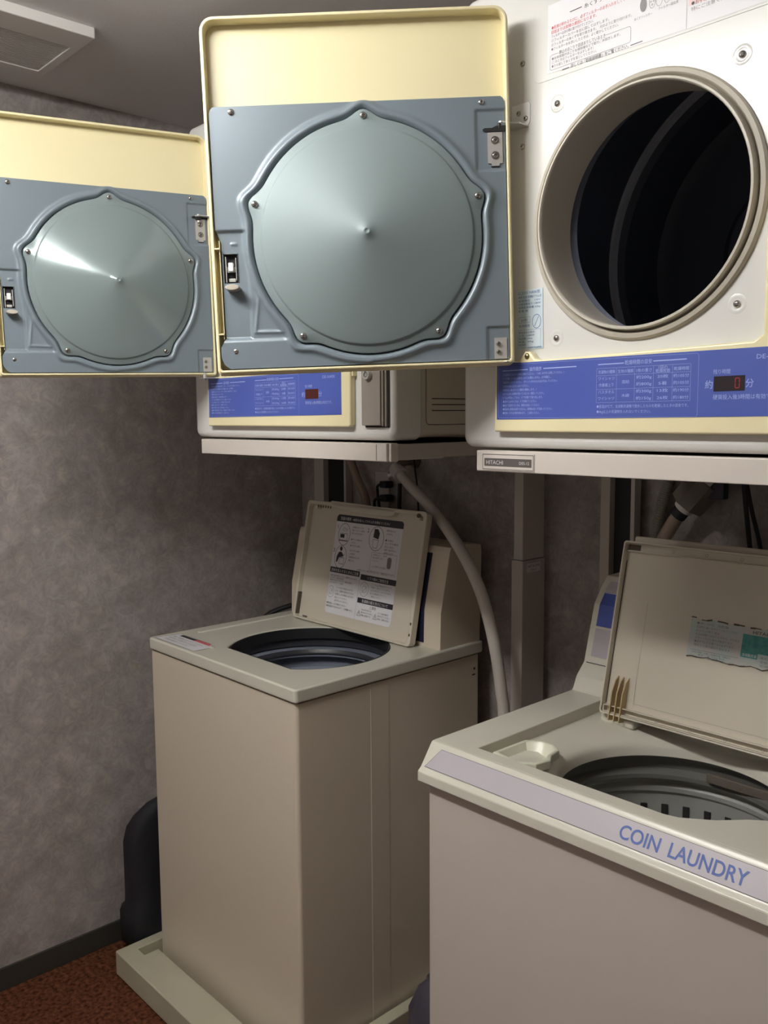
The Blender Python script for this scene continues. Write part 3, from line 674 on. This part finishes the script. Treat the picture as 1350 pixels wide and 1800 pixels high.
# lid
tl = .1961
LM = Matrix.Translation(Vector((0, 1.5098, .9275))) @ Matrix.Rotation(-tl, 4, 'X') @ FRONT   # a = x, b = along lid, c = toward the front
LMr = RA @ LM
l = MB().use('wlid')
xo0, xo1, Ll = -2.027, -1.5412, .342
l.plate(rrect(xo0, xo1, 0, Ll, .012), (), .004, .001, LMr @ Matrix.Translation((0, 0, -.016)))
l.plate(rrect(xo0, xo1, 0, Ll, .012), [rrect(xo0+.009, xo1-.012, .006, Ll-.010, .010)], .018, .002, LMr @ Matrix.Translation((0, 0, -.014)), 3)
l.prism([(-1.93, Ll-.003), (-1.92, Ll+.004), (-1.79, Ll+.002), (-1.72, Ll-.001), (-1.665, Ll-.001), (-1.655, Ll-.006), (-1.665, Ll-.020), (-1.70, Ll-.024), (-1.86, Ll-.020), (-1.92, Ll-.012)], -.013, .004, LMr, bev=.002)
l.cyl(.006, -.014, .004, LMr @ Matrix.Translation((-1.985, Ll-.018, 0)), 12).cyl(.006, -.014, .004, LMr @ Matrix.Translation((-1.570, Ll-.018, 0)), 12)
l.use('dirt'); l.box(xo0+.010, xo0+.0118, .012, .075, -.012, .0005, 0, 2, LMr); l.box(xo0+.03, xo0+.05, .0062, .010, -.0115, -.0105, 0, 2, LMr)
l.disc(xo1-.006, .030, .003, .004, .0042, LMr, 10); l.disc(xo1-.006, .058, .003, .004, .0042, LMr, 10)
l.disc(xo1-.028, Ll-.012, .008, .006, .0045, LMr, 12)
for i in range(6): l.disc(-1.975+i*.011, Ll-.0155, .003, .004, .0042, LMr, 7)
l.use('steel').cyl(.0035, xo0+.03, xo0+.045, LMr @ Matrix.Translation((0, -.006, -.008)) @ frame((0, 1, 0), (0, 0, 1), (1, 0, 0)), 10)
ld = l.build('lid', None, wa)
# lid sticker (sub-part of the lid)
s = MB().use('paper'); T = LMr @ Matrix.Translation((0, 0, -.0118)); c = .0007
s.prism(rrect(-1.903, -1.634, .034, .311, .010), 0, .0004, T)
s.use('ink'); s.prism(rrect(-1.903, -1.634, .2915, .311, 0, rs=(0, 0, .010, .010)), .0004, .0006, T)
s.prism([(-1.903, .148), (-1.778, .148), (-1.778, .163), (-1.903, .163)], .0004, .0006, T)
s.prism([(-1.773, .142), (-1.634, .142), (-1.634, .157), (-1.773, .157)], .0004, .0006, T)
s.prism([(-1.773, .080), (-1.634, .080), (-1.634, .094), (-1.773, .094)], .0004, .0006, T)
s.use('paper'); s.text('洗濯の順序', -1.888, .2965, .0105, .0008, T, .045); s.text('※硬貨を投入してからふたを閉めてください', -1.836, .2970, .0080, .0008, T, .150)
s.text('洗剤を投入するときのご注意', -1.898, .1515, .0095, .0008, T, .115); s.text('ソフト剤のご使用方法', -1.745, .1455, .0095, .0008, T, .082); s.text('洗濯機の据え付けについて', -1.755, .0830, .0095, .0008, T, .102)
s.use('ink')
for n_, x, z in (('1', -1.895, .271), ('2', -1.770, .271), ('3', -1.900, .205)): s.text(n_, x, z, .016, c, T)
for x, z, rx, rz_ in ((-1.864, .257, .025, .031), (-1.731, .257, .029, .033), (-1.867, .193, .025, .032)): s.ring(x, z, rx, rz_, .0013, c, T, 40)
# washer pictogram, hand and coin, person
s.sheet([(-1.879, .247), (-1.862, .247), (-1.862, .257), (-1.879, .257)], c, T); s.outline([(-1.881, .240), (-1.850, .240), (-1.850, .259), (-1.881, .259)], .0010, c, T); s.line(-1.884, .239, -1.846, .239, .002, c, T); s.use('greyink').ring(-1.866, .271, .006, .005, .001, c, T); s.use('ink').line(-1.855, .266, -1.855, .274, .0015, c, T)
s.sheet([(-1.744, .260), (-1.723, .256), (-1.720, .272), (-1.728, .283), (-1.742, .283)], c, T); s.outline([(-1.742, .232), (-1.726, .232), (-1.722, .254), (-1.744, .254)], .0010, c, T)
s.disc(-1.868, .216, .0055, .006, c, T); s.sheet([(-1.884, .178), (-1.879, .178), (-1.872, .192), (-1.856, .196), (-1.857, .201), (-1.866, .208), (-1.876, .206), (-1.883, .194)], c, T); s.outline([(-1.870, .174), (-1.852, .174), (-1.852, .192), (-1.870, .192)], .0010, c, T); s.line(-1.865, .190, -1.851, .202, .0012, c, T)
def para(x, z, lines, size, wd, dz, m='greyink'):
    s.use(m)
    for i, q in enumerate(lines): s.text(q, x, z-i*dz, size, c, T, min(wd*min(1, len(q)/max(len(a) for a in lines)), len(q)*size*1.02) if q else None)
para(-1.832, .278, ['洗濯物を入れ、ふたを', '閉めてください。洗剤は', '先に入れておきます。', '', '●ポケットを確かめて', 'ください。', '●つめすぎに注意。'], .0058, .050, .0085, 'ink')
para(-1.695, .280, ['硬貨を投入口に', '入れます。', '', '■  料金は', '    ランプで表示', '点灯したあとに', '洗濯、脱水を行い、', '自動的に止まり', 'ます。'], .0058, .050, .0085, 'ink')
para(-1.832, .213, ['終わりのブザーが鳴り', 'ふたを開けて', '洗濯物を取り出します。', '確認します。'], .0058, .045, .0090, 'ink')
s.use('greyink').outline([(-1.742, .170), (-1.643, .170), (-1.643, .220), (-1.742, .220)], .0007, c, T); s.prism(rrect(-1.678, -1.662, .183, .213, .007), .0004, .0006, T)
para(-1.736, .212, ['洗剤投入口', '粉末洗剤を入れて', 'ください。', '', 'ふたを閉めたまま運転します。'], .0055, .075, .0078)
para(-1.790, .1650, ['※故障のときは、係員にお申し出ください。使用を中止してください。'], .0052, .150, .006, 'ink')
para(-1.898, .138, ['洗剤は必ず溶かしてから、洗濯物の上に入れて', 'ください。塊のままは、', '直接かけないでください。故障の原因と', 'なりますので、ご注意。'], .0052, .112, .0066, 'ink')
for x, z, r in ((-1.888, .094, .014), (-1.752, .118, .017)):
    s.use('greyink').ring(x, z, r, r*1.15, .0009, c, T, 32); s.ring(x, z, r*.55, r*.55, .0009, c, T, 20); s.line(x-r*.5, z-r*.6, x+r*.5, z+r*.5, .0009, c, T)
para(-1.868, .106, ['ソフト仕上げ剤を入れすぎ', 'たり、洗剤を混ぜたりすると', '衣類のしみの原因になります', '投入してください。', '必ず守ってください。'], .0058, .086, .0090, 'ink')
para(-1.899, .060, ['●使用後は、ふたを閉めてください。', '  硬貨は返却できませんので、ご注意願います。'], .0058, .112, .0085, 'ink')
para(-1.727, .133, ['ソフト仕上げ剤は必ずキャップ', 'で量り、投入してください。', '入れすぎるとしみになります。', '投入は運転前に行うこと', 'ご使用ください。'], .0056, .088, .0080, 'greyink')
s.use('ink').text('⚠警告', -1.722, .0700, .0085, c, T, .026)
for x in (-1.765, -1.700):
    s.outline([(x-.003, .046), (x+.011, .046), (x+.004, .060)], .0010, c, T); s.line(x+.004, .049, x+.004, .055, .0012, c, T)
para(-1.752, .062, ['水のかかる所には', '置かないでください', '感電の原因です。'], .0050, .045, .0075, 'ink'); para(-1.686, .062, ['アース線を確実に', '取り付けてください', '故障、感電の恐れ。'], .0050, .048, .0075, 'ink')
s.use('greyink').line(-1.7755, .036, -1.7755, .142, .0006, c, T)
s.build('instruction_sticker', None, ld, 0)
# front sticker
s = MB().use('paper'); T = RA @ at((0, 0, .9258), I4); P = [(-2.090, 1.104), (-1.895, 1.104), (-1.893, 1.160), (-1.930, 1.172), (-2.075, 1.172)]
s.prism(P, 0, .0005, T); s.use('ink').outline(P, .0014, .0007, T)
s.sheet([(-2.058, 1.158), (-1.985, 1.158), (-1.985, 1.170), (-2.058, 1.170)], .0007, T)
s.use('redink').sheet([(-1.985, 1.158), (-1.905, 1.158), (-1.925, 1.171), (-1.985, 1.171)], .0007, T)
s.use('greyink'); s.text('お願い 洗濯物を入れすぎないでください。', -2.070, 1.143, .009, .0008, T, .15); s.text('運転中はふたを開けないでください。', -2.070, 1.130, .009, .0008, T, .14); s.text('ご使用後は電源を切ってください。', -2.070, 1.116, .009, .0008, T, .12)
s.build('caution_sticker', None, wa, 0)

# drain pan
pn = MB().use('pan'); PO = rrect(-2.150, -1.434, .985, 1.716, .004)
pn.plate(PO, [[(-2.118, 1.703), (-2.118, 1.035), (-2.080, 1.035), (-2.080, 1.076), (-1.466, 1.076), (-1.466, 1.703)]], .066, .003, at((0, 0, .004), I4))
pn.box(-2.125, -1.46, 1.02, 1.71, .004, .014)
tag(pn.build('drain_pan', None), 'beige plastic drain pan under the washer on the left', 'drain pan')
for x in (-2.06, -1.54):
    for y in (1.16, 1.64): MB().cyl(.018, .0142, .024, RA @ at((x, y, 0), I4), 14).build('foot', 'black', wa)

# ------------------------------------------------------------------ coin washer on the right
WBo = Vector((-.709, 1.38, 0)); RB = rel(WBo)
wb = thing('washing_machine', 'cream coin washer in front with blue COIN LAUNDRY lettering and lid raised', 'washing machine', WBo)
c = MB().use('cbody').plate(rrect(-1.046, -.372, 1.066, 1.69, .008), [rrect(-1.042, -.376, 1.070, 1.686, .006)], .849, 0, RB @ at((0, 0, .022), I4))
c.build('cabinet', None, wb)
for x in (-1.0, -.42):
    for y in (1.12, 1.63): MB().cyl(.018, 0, .024, RB @ at((x, y, 0), I4), 14).build('foot', 'black', wb)
AX = frame((0, 1, 0), (0, 0, 1), (1, 0, 0))
def cant(prof, x0, x1, mbx, cut=.012):
    pass
c = MB().use('ctop')
# front lip with chamfer
c.prism([(1.0475, .868), (1.0475, .886), (1.0555, .8925), (1.080, .927), (1.084, .9315), (1.094, .932), (1.094, .868)], -1.053, -.365, RB @ AX, bev=.0022, seg=3)
# top frame with recess opening
open_ = [(-.972, 1.116), (-.620, 1.116), (-.600, 1.121), (-.560, 1.150), (-.530, 1.185), (-.505, 1.205), (-.47, 1.215), (-.445, 1.225), (-.445, 1.496), (-.972, 1.496)]
c.plate(rrect(-1.053, -.365, 1.088, 1.695, .004), [open_], .060, .0022, RB @ at((0, 0, .872), I4), 3)
c.build('top_frame', None, wb, 40)
# lilac strip on the chamfer
ch = math.atan2(.0345, .0245); CHM = Matrix.Translation(Vector((0, 1.0555, .8925))) @ Matrix.Rotation(ch, 4, 'X')     # a=x, b=up the slope
Tc = RB @ CHM
s = MB().use('lilac').prism([(-1.043, .0020), (-.372, .0020), (-.372, .0385), (-1.022, .0385)], .0001, .0010, Tc)
s.use('ink').outline([(-1.043, .0020), (-.372, .0020), (-.372, .0385), (-1.022, .0385)], .0006, .0011, Tc)
s.use('lettering').text('COIN', -.6600, .0098, .0285, .0014, Tc, COINW, bold=.0004, res=8).text('LAUNDRY', LAUX, .0098, .0285, .0014, Tc, -.4730-LAUX, bold=.0004, res=8)
s.build('front_strip', None, wb, 0)
# recessed basin with funnel to the drum
hc, hr = (-.713, 1.304), .188
NB = 96; vs = []; fs = []
Oc = [(-.976, 1.110), (-.441, 1.110), (-.441, 1.500), (-.976, 1.500)]
def ray_rect(th):
    dx, dy = math.cos(th), math.sin(th); t = 9
    if dx > 1e-9: t = min(t, (-.441-hc[0])/dx)
    if dx < -1e-9: t = min(t, (-.976-hc[0])/dx)
    if dy > 1e-9: t = min(t, (1.500-hc[1])/dy)
    if dy < -1e-9: t = min(t, (1.108-hc[1])/dy)
    return t
K = 9
for i in range(NB):
    th = 2*PI*i/NB; R_ = ray_rect(th)
    rad = [hr-.004, hr-.002, hr+.001, hr+.006, hr+.014, hr+.026, hr+.042]; hh = [.868, .882, .888, .8925, .8975, .9025, .9065]
    for r, h in zip(rad, hh):
        r = min(r, R_-.0005) if r > hr else r
        r = min(r, R_-.001); vs.append((hc[0]+r*math.cos(th), hc[1]+r*math.sin(th), h))
    r = max(min(hr+.06, R_), min(R_, hr+.042)); vs.append((hc[0]+r*math.cos(th), hc[1]+r*math.sin(th), .9085)); vs.append((hc[0]+R_*math.cos(th), hc[1]+R_*math.sin(th), .9095))
for i in range(NB):
    j = (i+1) % NB
    for q in range(K-1): fs.append((i*K+q, j*K+q, j*K+q+1, i*K+q+1))
c = MB().use('ctop').add(vs, fs, RB)
c.box(-.968, -.960, 1.121, 1.135, .908, .916, .001, 2, RB)
# hinge block at the rear left of the basin
c.box(-.945, -.872, 1.446, 1.482, .905, .922, .004, 3, RB)
c.build('tub_surround', None, wb, 60, wn=False)
# softener cup
cp = [(-.960, 1.140), (-.905, 1.128), (-.874, 1.150), (-.868, 1.182), (-.880, 1.200), (-.884, 1.228), (-.905, 1.246), (-.935, 1.246), (-.958, 1.226)]
ci = [(-.917+(x+.917)*.82, 1.188+(y-1.188)*.84) for x, y in cp]; ci2 = [(-.917+(x+.917)*.60, 1.190+(y-1.190)*.62) for x, y in cp]
c = MB().use('cup'); c.plate(cp, [ci], .016, .003, RB @ at((0, 0, .906), I4), 3)
n = len(ci); vs = [(x, y, .920) for x, y in ci]+[(x, y, .903) for x, y in ci2]
c.add(vs, [(i, (i+1) % n, n+(i+1) % n, n+i) for i in range(n)]+[tuple(range(n, 2*n))], RB)
c.build('softener_cup', None, wb)
# drum
T = RB @ at((hc[0], hc[1], 0), I4)
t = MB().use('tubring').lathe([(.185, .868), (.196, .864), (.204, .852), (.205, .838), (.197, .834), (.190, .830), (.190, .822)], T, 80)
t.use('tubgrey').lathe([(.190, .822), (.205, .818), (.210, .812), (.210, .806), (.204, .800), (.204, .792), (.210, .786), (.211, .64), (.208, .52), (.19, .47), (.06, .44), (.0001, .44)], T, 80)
t.build('wash_tub', None, wb, 40)
for k in range(11):
    a = 1.2+k*2*PI/34; Q = T @ Matrix.Rotation(a, 4, 'Z')
    MB().use('darkgap').box(.2075, .2100, -.006, .006, .728, .765, .0008, 1, Q).build('tub_slot', None, wb)
MB().use('brownnut').box(-.03, .10, .178, .188, .832, .850, .003, 2, T).build('lint_catcher', None, wb)
# console
prof = [(1.500, .930), (1.507, .936), (1.519, .960), (1.545, .984), (1.579, 1.104), (1.603, 1.134), (1.628, 1.158), (1.690, 1.160), (1.695, .930)]
c = MB().use('ctop').prism(prof, -1.053, -.365, RB @ AX, bev=.002)
c.use('ink').box(-1.046, -.372, 1.5440, 1.5455, .9835, .9850, 0, 1, RB)
c.build('control_console', None, wb)
def strip(m, pts, t=.0008, x0=-1.038, x1=-.38):
    n = len(pts); q = MB().use(m); P = pts+[(y+.003, z-.0006) for y, z in pts[::-1]]
    q.prism([(y-.0009, z) for y, z in P], x0, x1, RB @ AX); return q
s = strip('lilac', [(1.5490, .998), (1.5655, 1.0555)]); s.build('console_strip', None, wb, 0)
s = strip('blue', [(1.5665, 1.0600), (1.579, 1.104), (1.5965, 1.126)]); s.build('console_panel', None, wb, 0)
s = strip('lilac', [(1.5970, 1.1268), (1.603, 1.134), (1.618, 1.1485)]); s.build('console_strip', None, wb, 0)
# lid
tl = math.radians(13.2); LB_ = Matrix.Translation(Vector((0, 1.434, .928))) @ Matrix.Rotation(-tl, 4, 'X') @ FRONT; LBr = RB @ LB_
x0, x1, Ll = -.940, -.455, .338
l = MB().use('wlid')
l.plate(rrect(x0, x1, 0, Ll, .006), (), .003, .001, LBr @ Matrix.Translation((0, 0, -.016)))
l.plate(rrect(x0, x1, 0, Ll, .006), [rrect(x0+.0035, x1-.0035, .0035, Ll-.0035, .004)], .016, .0012, LBr @ Matrix.Translation((0, 0, -.014)), 3)
l.plate(rrect(x0+.006, x1-.006, .004, .018, .002), [rrect(x0+.008, x1-.008, .006, .016, .001)], .014, .0006, LBr @ Matrix.Translation((0, 0, -.014)))
l.plate(rrect(x0+.012, x1+.004, Ll-.004, Ll+.012, .004), (), .010, .003, LBr @ Matrix.Translation((0, 0, -.026)), 3)
l.plate(rrect(x0+.004, x1-.004, Ll-.020, Ll-.018, .0005), (), .008, .0004, LBr @ Matrix.Translation((0, 0, -.014)))
l.use('greyink').line(x0+.062, .030, x0+.062, .225, .0004, -.0125, LBr); l.line(x0+.062, .030, x1-.03, .030, .0004, -.0125, LBr)
for i in range(7): l.ring(x0+.1+i*.066, Ll-.011, .003, .003, .0006, -.0122, LBr, 12); l.ring(x0+.055+i*.066, .011, .003, .003, .0006, .0003, LBr, 12)
l.use('dirt').box(x0+.0036, x0+.0050, .02, .30, -.0128, -.0120, 0, 1, LBr).box(x0+.004, x0+.030, Ll-.0165, Ll-.006, -.0128, -.0121, 0, 1, LBr)
ld = l.build('lid', None, wb)
for i in range(3):
    x = x0+.022+i*.0115
    MB().use('fin').prism([(-.010, -.013), (-.010, .004), (.045, .0045), (.066, -.002), (.076, -.0125)], x, x+.0024, LBr @ frame((0, 1, 0), (0, 0, 1), (1, 0, 0)), bev=.0003).build('hinge_fin', None, ld)
# torn label
s = MB().use('palegreen'); T = LBr @ Matrix.Translation((0, 0, -.0126)); random.seed(2)
zb, zt_ = .142, .212
top = [(-.786+i*.0100, zt_+random.uniform(-.0025, .0008)) for i in range(21)]; bot = [(-.786+i*.0100, zb+random.uniform(-.0018, .0028)) for i in range(21)]
s.prism(bot+top[::-1], 0, .0004, T)
s.use('dirt')
for i in range(20):
    if i % 3 != 1 or i > 13: s.line(*top[i], *top[i+1], random.uniform(.0012, .0036), .0006, T)
    s.line(*bot[i], *bot[i+1], random.uniform(.0008, .0026), .0006, T)
s.use('teal').sheet([(-.687, .158), (-.657, .158), (-.657, .1985), (-.687, .1985)], .0007, T); s.sheet([(-.657, .168), (-.590, .168), (-.590, .1985), (-.657, .1985)], .0007, T)
s.use('ink').text('HITACHI', -.670, .2005, .0085, .0008, T, .040)
s.use('paper').text('全自動洗濯', -.684, .1605, .0058, .0009, T, .025)
s.use('greyink')
for i, (q, wd) in enumerate((('●使いかた  洗剤量', .06), ('洗濯物の量に合わせて入れてください', .078), ('おふろの残り湯は', .045), ('水位は自動で決まりますので、そのまま', .082), ('スタートすると給水が始まります。', .072), ('●途中でふたを開けると止まります。', .075), ('  閉めると再び運転を始めます。', .070))): s.text(q, -.774, .2015-i*.0066, .0052, .0008, T, wd)
s.line(-.780, .1545, -.690, .1545, .0006, .0008, T)
for i, q in enumerate(('洗剤の種類 ・水量 ・洗濯物の量 ・時間(分)', '標準     高  4.2kg  約35', '少量     低  2.0kg  約28')): s.text(q, -.776+.012*(i > 0), .1495-i*.0042, .0034, .0008, T, (.072, .050, .050)[i])
for i, q in enumerate(('株式会社日立製作所', '全自動電気洗濯機', '定格電圧 100V')): s.text(q, -.652, .160-i*.0065, .0050, .0008, T, .055)
s.build('instruction_label', None, ld, 0)

# ------------------------------------------------------------------ plumbing and cables
def px(x, y, Y):
    d = (rt2*((x-675)/F)+up2*((900-y)/F)+fw); t = Y/d.y; return Vector((0, 0, 1.5))+d*t
hp = [(703, 832, 1.69), (725, 858, 1.665), (755, 890, 1.65), (790, 935, 1.605), (820, 985, 1.565), (845, 1040, 1.56), (862, 1100, 1.565), (874, 1160, 1.57), (882, 1220, 1.575), (886, 1262, 1.58)]
P = [px(*q) for q in hp]; P.append(P[-1]+Vector((.005, 0, -.25))); P.append(P[-1]+Vector((.01, .03, -.3)))
hs = thing('fill_hose', 'thick grey water hose curving down beside the left washer', 'hose', P[0])
MB().tube([p-P[0] for p in smooth_path(P, 6)], .0145, 16).build('hose_body', 'hose', hs)
c0 = P[0]; dr = (P[1]-P[0]).normalized()
q = MB(); q.tube([Vector((0, 0, 0))-dr*.028, Vector((0, 0, 0))-dr*.020, Vector((0, 0, 0))+dr*.004, dr*.012], .021, 20); q.build('hose_nut', 'hose', hs)
tp = thing('water_tap', 'dark metal water tap on the back wall feeding the thick grey hose', 'tap', (c0.x-.01, YB, c0.z+.02))
q = MB().use('brownnut').tube([(0, 0, .012), (.0, -.045, .012), (.003, -.066, -.002)], .013, 14); q.cyl(.022, -.004, 0, at((0, 0, .012), FRONT), 20); q.cyl(.020, 0, .004, at((0, 0, .012), FRONT), 20); q.build('tap_body', None, tp)
MB().use('brownnut').tube([(0, -.035, .012), (0, -.035, .055)], .007, 10).box(-.03, .03, -.042, -.028, .050, .060, .004).build('tap_handle', None, tp)
MB().use('white').tube([(-.02, -.060, -.018), (-.040, -.066, -.030)], .006, 10).build('tap_clip', None, tp)
a, b, c2 = px(609, 790, 1.715), px(628, 842, 1.715), px(645, 890, 1.715); o = Vector(a)
q = MB().tube([p-o for p in smooth_path([a, b, c2, c2+Vector((.03, 0, -.25)), c2+Vector((.04, 0, -.6))], 6)], .0125, 12).build('drain_pipe', 'pipe'); q.location = o; tag(q, 'brownish pipe slanting down the back wall behind the raised sticker-covered lid', 'pipe')
# socket and plugs
so = thing('wall_socket', 'grey power socket plate on the back wall with two black plugs in it', 'socket', tuple(px(672, 862, 1.755)))
so.location.y = YB
MB().use('stand').box(-.028, .030, -.008, 0, -.055, .055, .002).build('socket_plate', None, so)
for k, yy in enumerate((852, 876)):
    p = px(672, yy, 1.72); pl = thing('power_plug', ('upper' if k == 0 else 'lower')+' black power plug in the socket above the raised washer lid', 'plug', (p.x, 1.7515, p.z))
    MB().use('black').box(-.014, .014, -.032, 0, -.010, .010, .004, 3).build('plug_body', None, pl)
    MB().use('black').tube(smooth_path([(0, -.028, 0), (-.014-.010*k, -.036, -.004), (-.024-.014*k, -.028, -.03), (-.026-.014*k, -.018, -.11), (-.026-.014*k, -.014, -.45)], 6), .0042, 8).build('plug_cord', None, pl)
for k, (pp, r, lab) in enumerate((([(703, 850, 1.74), (702, 890, 1.74), (702, 960, 1.74)], .006, 'thin dark cable on the back wall just right of the power plugs'),
                                   ([(727, 798, 1.73), (730, 830, 1.735), (734, 862, 1.74), (736, 920, 1.745)], .0025, 'thin black cord hanging from the left dryer beside the thick grey hose'),
                                   ([(1307, 838, 1.70), (1311, 890, 1.70), (1318, 960, 1.71), (1330, 1060, 1.72)], .005, 'left of two black cords hanging behind the raised cream lid'),
                                   ([(1310, 838, 1.715), (1322, 900, 1.72), (1336, 960, 1.73), (1350, 1060, 1.735)], .0045, 'right of two black cords hanging behind the raised cream lid'))):
    Q = [px(*z) for z in pp]; o = Q[0]; q = MB().tube([p-o for p in smooth_path(Q, 6)], r, 8).build('hanging_cable', 'black'); q.location = o; tag(q, lab, 'cable')
Q = [px(1181, 830, 1.735), px(1166, 880, 1.735), px(1152, 945, 1.735), px(1144, 1000, 1.735), px(1144, 1000, 1.735)+Vector((0, 0, -.5))]; o = Q[0]
q = MB().tube([p-o for p in smooth_path(Q, 28)], .0115, 14, .10).build('corrugated_hose', 'hosedark'); q.location = o; tag(q, 'grey ribbed drain hose on the back wall behind the cream lid', 'hose')
Q = [px(*z) for z in ((1262, 822, 1.70), (1238, 853, 1.70), (1205, 890, 1.70), (1180, 925, 1.70), (1163, 962, 1.705))]; o = Q[2]
ch_ = thing('hose_coupling', 'brown screw coupling joining a pinkish hose behind the cream lid', 'hose coupling', o)
def seg(a, b, r, m, name, n=20): return MB().tube([a-o, a-o+(b-a)*.02, b-o-(b-a)*.02, b-o], r, n).build(name, m, ch_)
D_ = (Q[1]-Q[2])
seg(Q[2]+D_*.15, Q[2]+D_*1.25, .039, 'brownnut', 'coupling_nut', 8)
seg(Q[2]+D_*1.2, Q[2]+D_*1.55, .029, 'hose', 'coupling_collar'); seg(Q[2]+D_*1.5, Q[2]+D_*2.4, .017, 'hosedark', 'inlet_pipe')
seg(Q[2]-D_*.12, Q[2]+D_*.18, .021, 'hose', 'coupling_collar')
seg(Q[2]-D_*.45, Q[2]-D_*.10, .0175, 'black', 'hose_clamp')
MB().tube([p-o for p in smooth_path([Q[2]-D_*.3, Q[3], Q[4], Q[4]+Vector((.022, .010, -.06)), Q[4]+Vector((.03, .010, -.4))], 5)], .0145, 14).build('hose_body', 'pipe', ch_)
MB().use('bluecap').box(-.018, .018, -.012, .012, -.018, .018, .004, 2, Matrix.Translation(px(1262, 862, 1.69)-o)).build('blue_knob', None, ch_)
# black hose behind the left washer
Q = [Vector((-2.20, 1.66, .30)), Vector((-2.21, 1.60, .70)), Vector((-2.205, 1.53, .86)), Vector((-2.18, 1.53, .905)), Vector((-2.145, 1.60, .930)), Vector((-2.130, 1.69, .930)), Vector((-2.125, 1.714, .85)), Vector((-2.125, 1.714, .5))]; o = Q[0]
q = MB().tube([p-o for p in smooth_path(Q, 7)], .0078, 10).build('drain_hose', 'black'); q.location = o; tag(q, 'black hose arching behind the rear left corner of the beige washer', 'hose')

# ------------------------------------------------------------------ black bag by the left wall
def blob(name, m, prof, cx, cy, seed, seg=36, amp=.02):
    """prof: (z, x half-size, y half-size, x shift)"""
    random.seed(seed); vs = []; fs = []; ph = [random.uniform(0, 6.3) for _ in range(8)]
    for z, ax, ay, sh in prof:
        for k in range(seg):
            t = 2*PI*k/seg; w_ = 1+amp*(math.sin(3*t+ph[0]+z*14)+.7*math.sin(7*t+ph[1]-z*23)+.4*math.sin(11*t+ph[2]+z*40))
            e = .55
            cxs = math.copysign(abs(math.cos(t))**e, math.cos(t)); sys_ = math.copysign(abs(math.sin(t))**e, math.sin(t))
            vs.append((cx+sh+ax*cxs*w_, cy+ay*sys_*w_, z))
    n = len(prof)
    for i in range(n-1):
        for k in range(seg): fs.append((i*seg+k, i*seg+(k+1) % seg, (i+1)*seg+(k+1) % seg, (i+1)*seg+k))
    fs.append(tuple(range(seg))[::-1]); fs.append(tuple((n-1)*seg+k for k in range(seg)))
    return MB().add(vs, fs).build(name, m, None, 60, wn=False)
bg = thing('backpack', 'black soft bag standing between the left washer and the wall', 'bag', (-2.21, 1.20, 0))
q = blob('bag_body', 'bag', [(.005, .052, .13, 0), (.03, .060, .15, 0), (.10, .063, .16, 0), (.13, .062, .16, 0), (.145, .052, .15, .006), (.20, .052, .15, .006), (.33, .047, .145, .010), (.37, .045, .135, .012), (.40, .038, .12, .019), (.43, .028, .09, .030), (.450, .014, .05, .038)], 0, 0, 3); q.parent = bg
q = MB().tube(smooth_path([(.035, -.04, .445), (.038, -.02, .468), (.038, .03, .468), (.035, .05, .445)], 6), .006, 8).build('handle', 'bag', bg)
tr = blob('rubbish_bag', 'poly', [(.0, .085, .11, 0), (.03, .095, .13, 0), (.15, .09, .135, 0), (.22, .08, .13, 0.01), (.28, .065, .11, .02), (.32, .062, .10, .02), (.36, .055, .08, .025), (.385, .035, .05, .03), (.395, .010, .015, .03)], 0, 0, 8, 60, .07)
tr.location = (-1.165, 1.25, -.0); tag(tr, 'dark crumpled plastic rubbish bag on the floor between the two washers', 'rubbish bag')
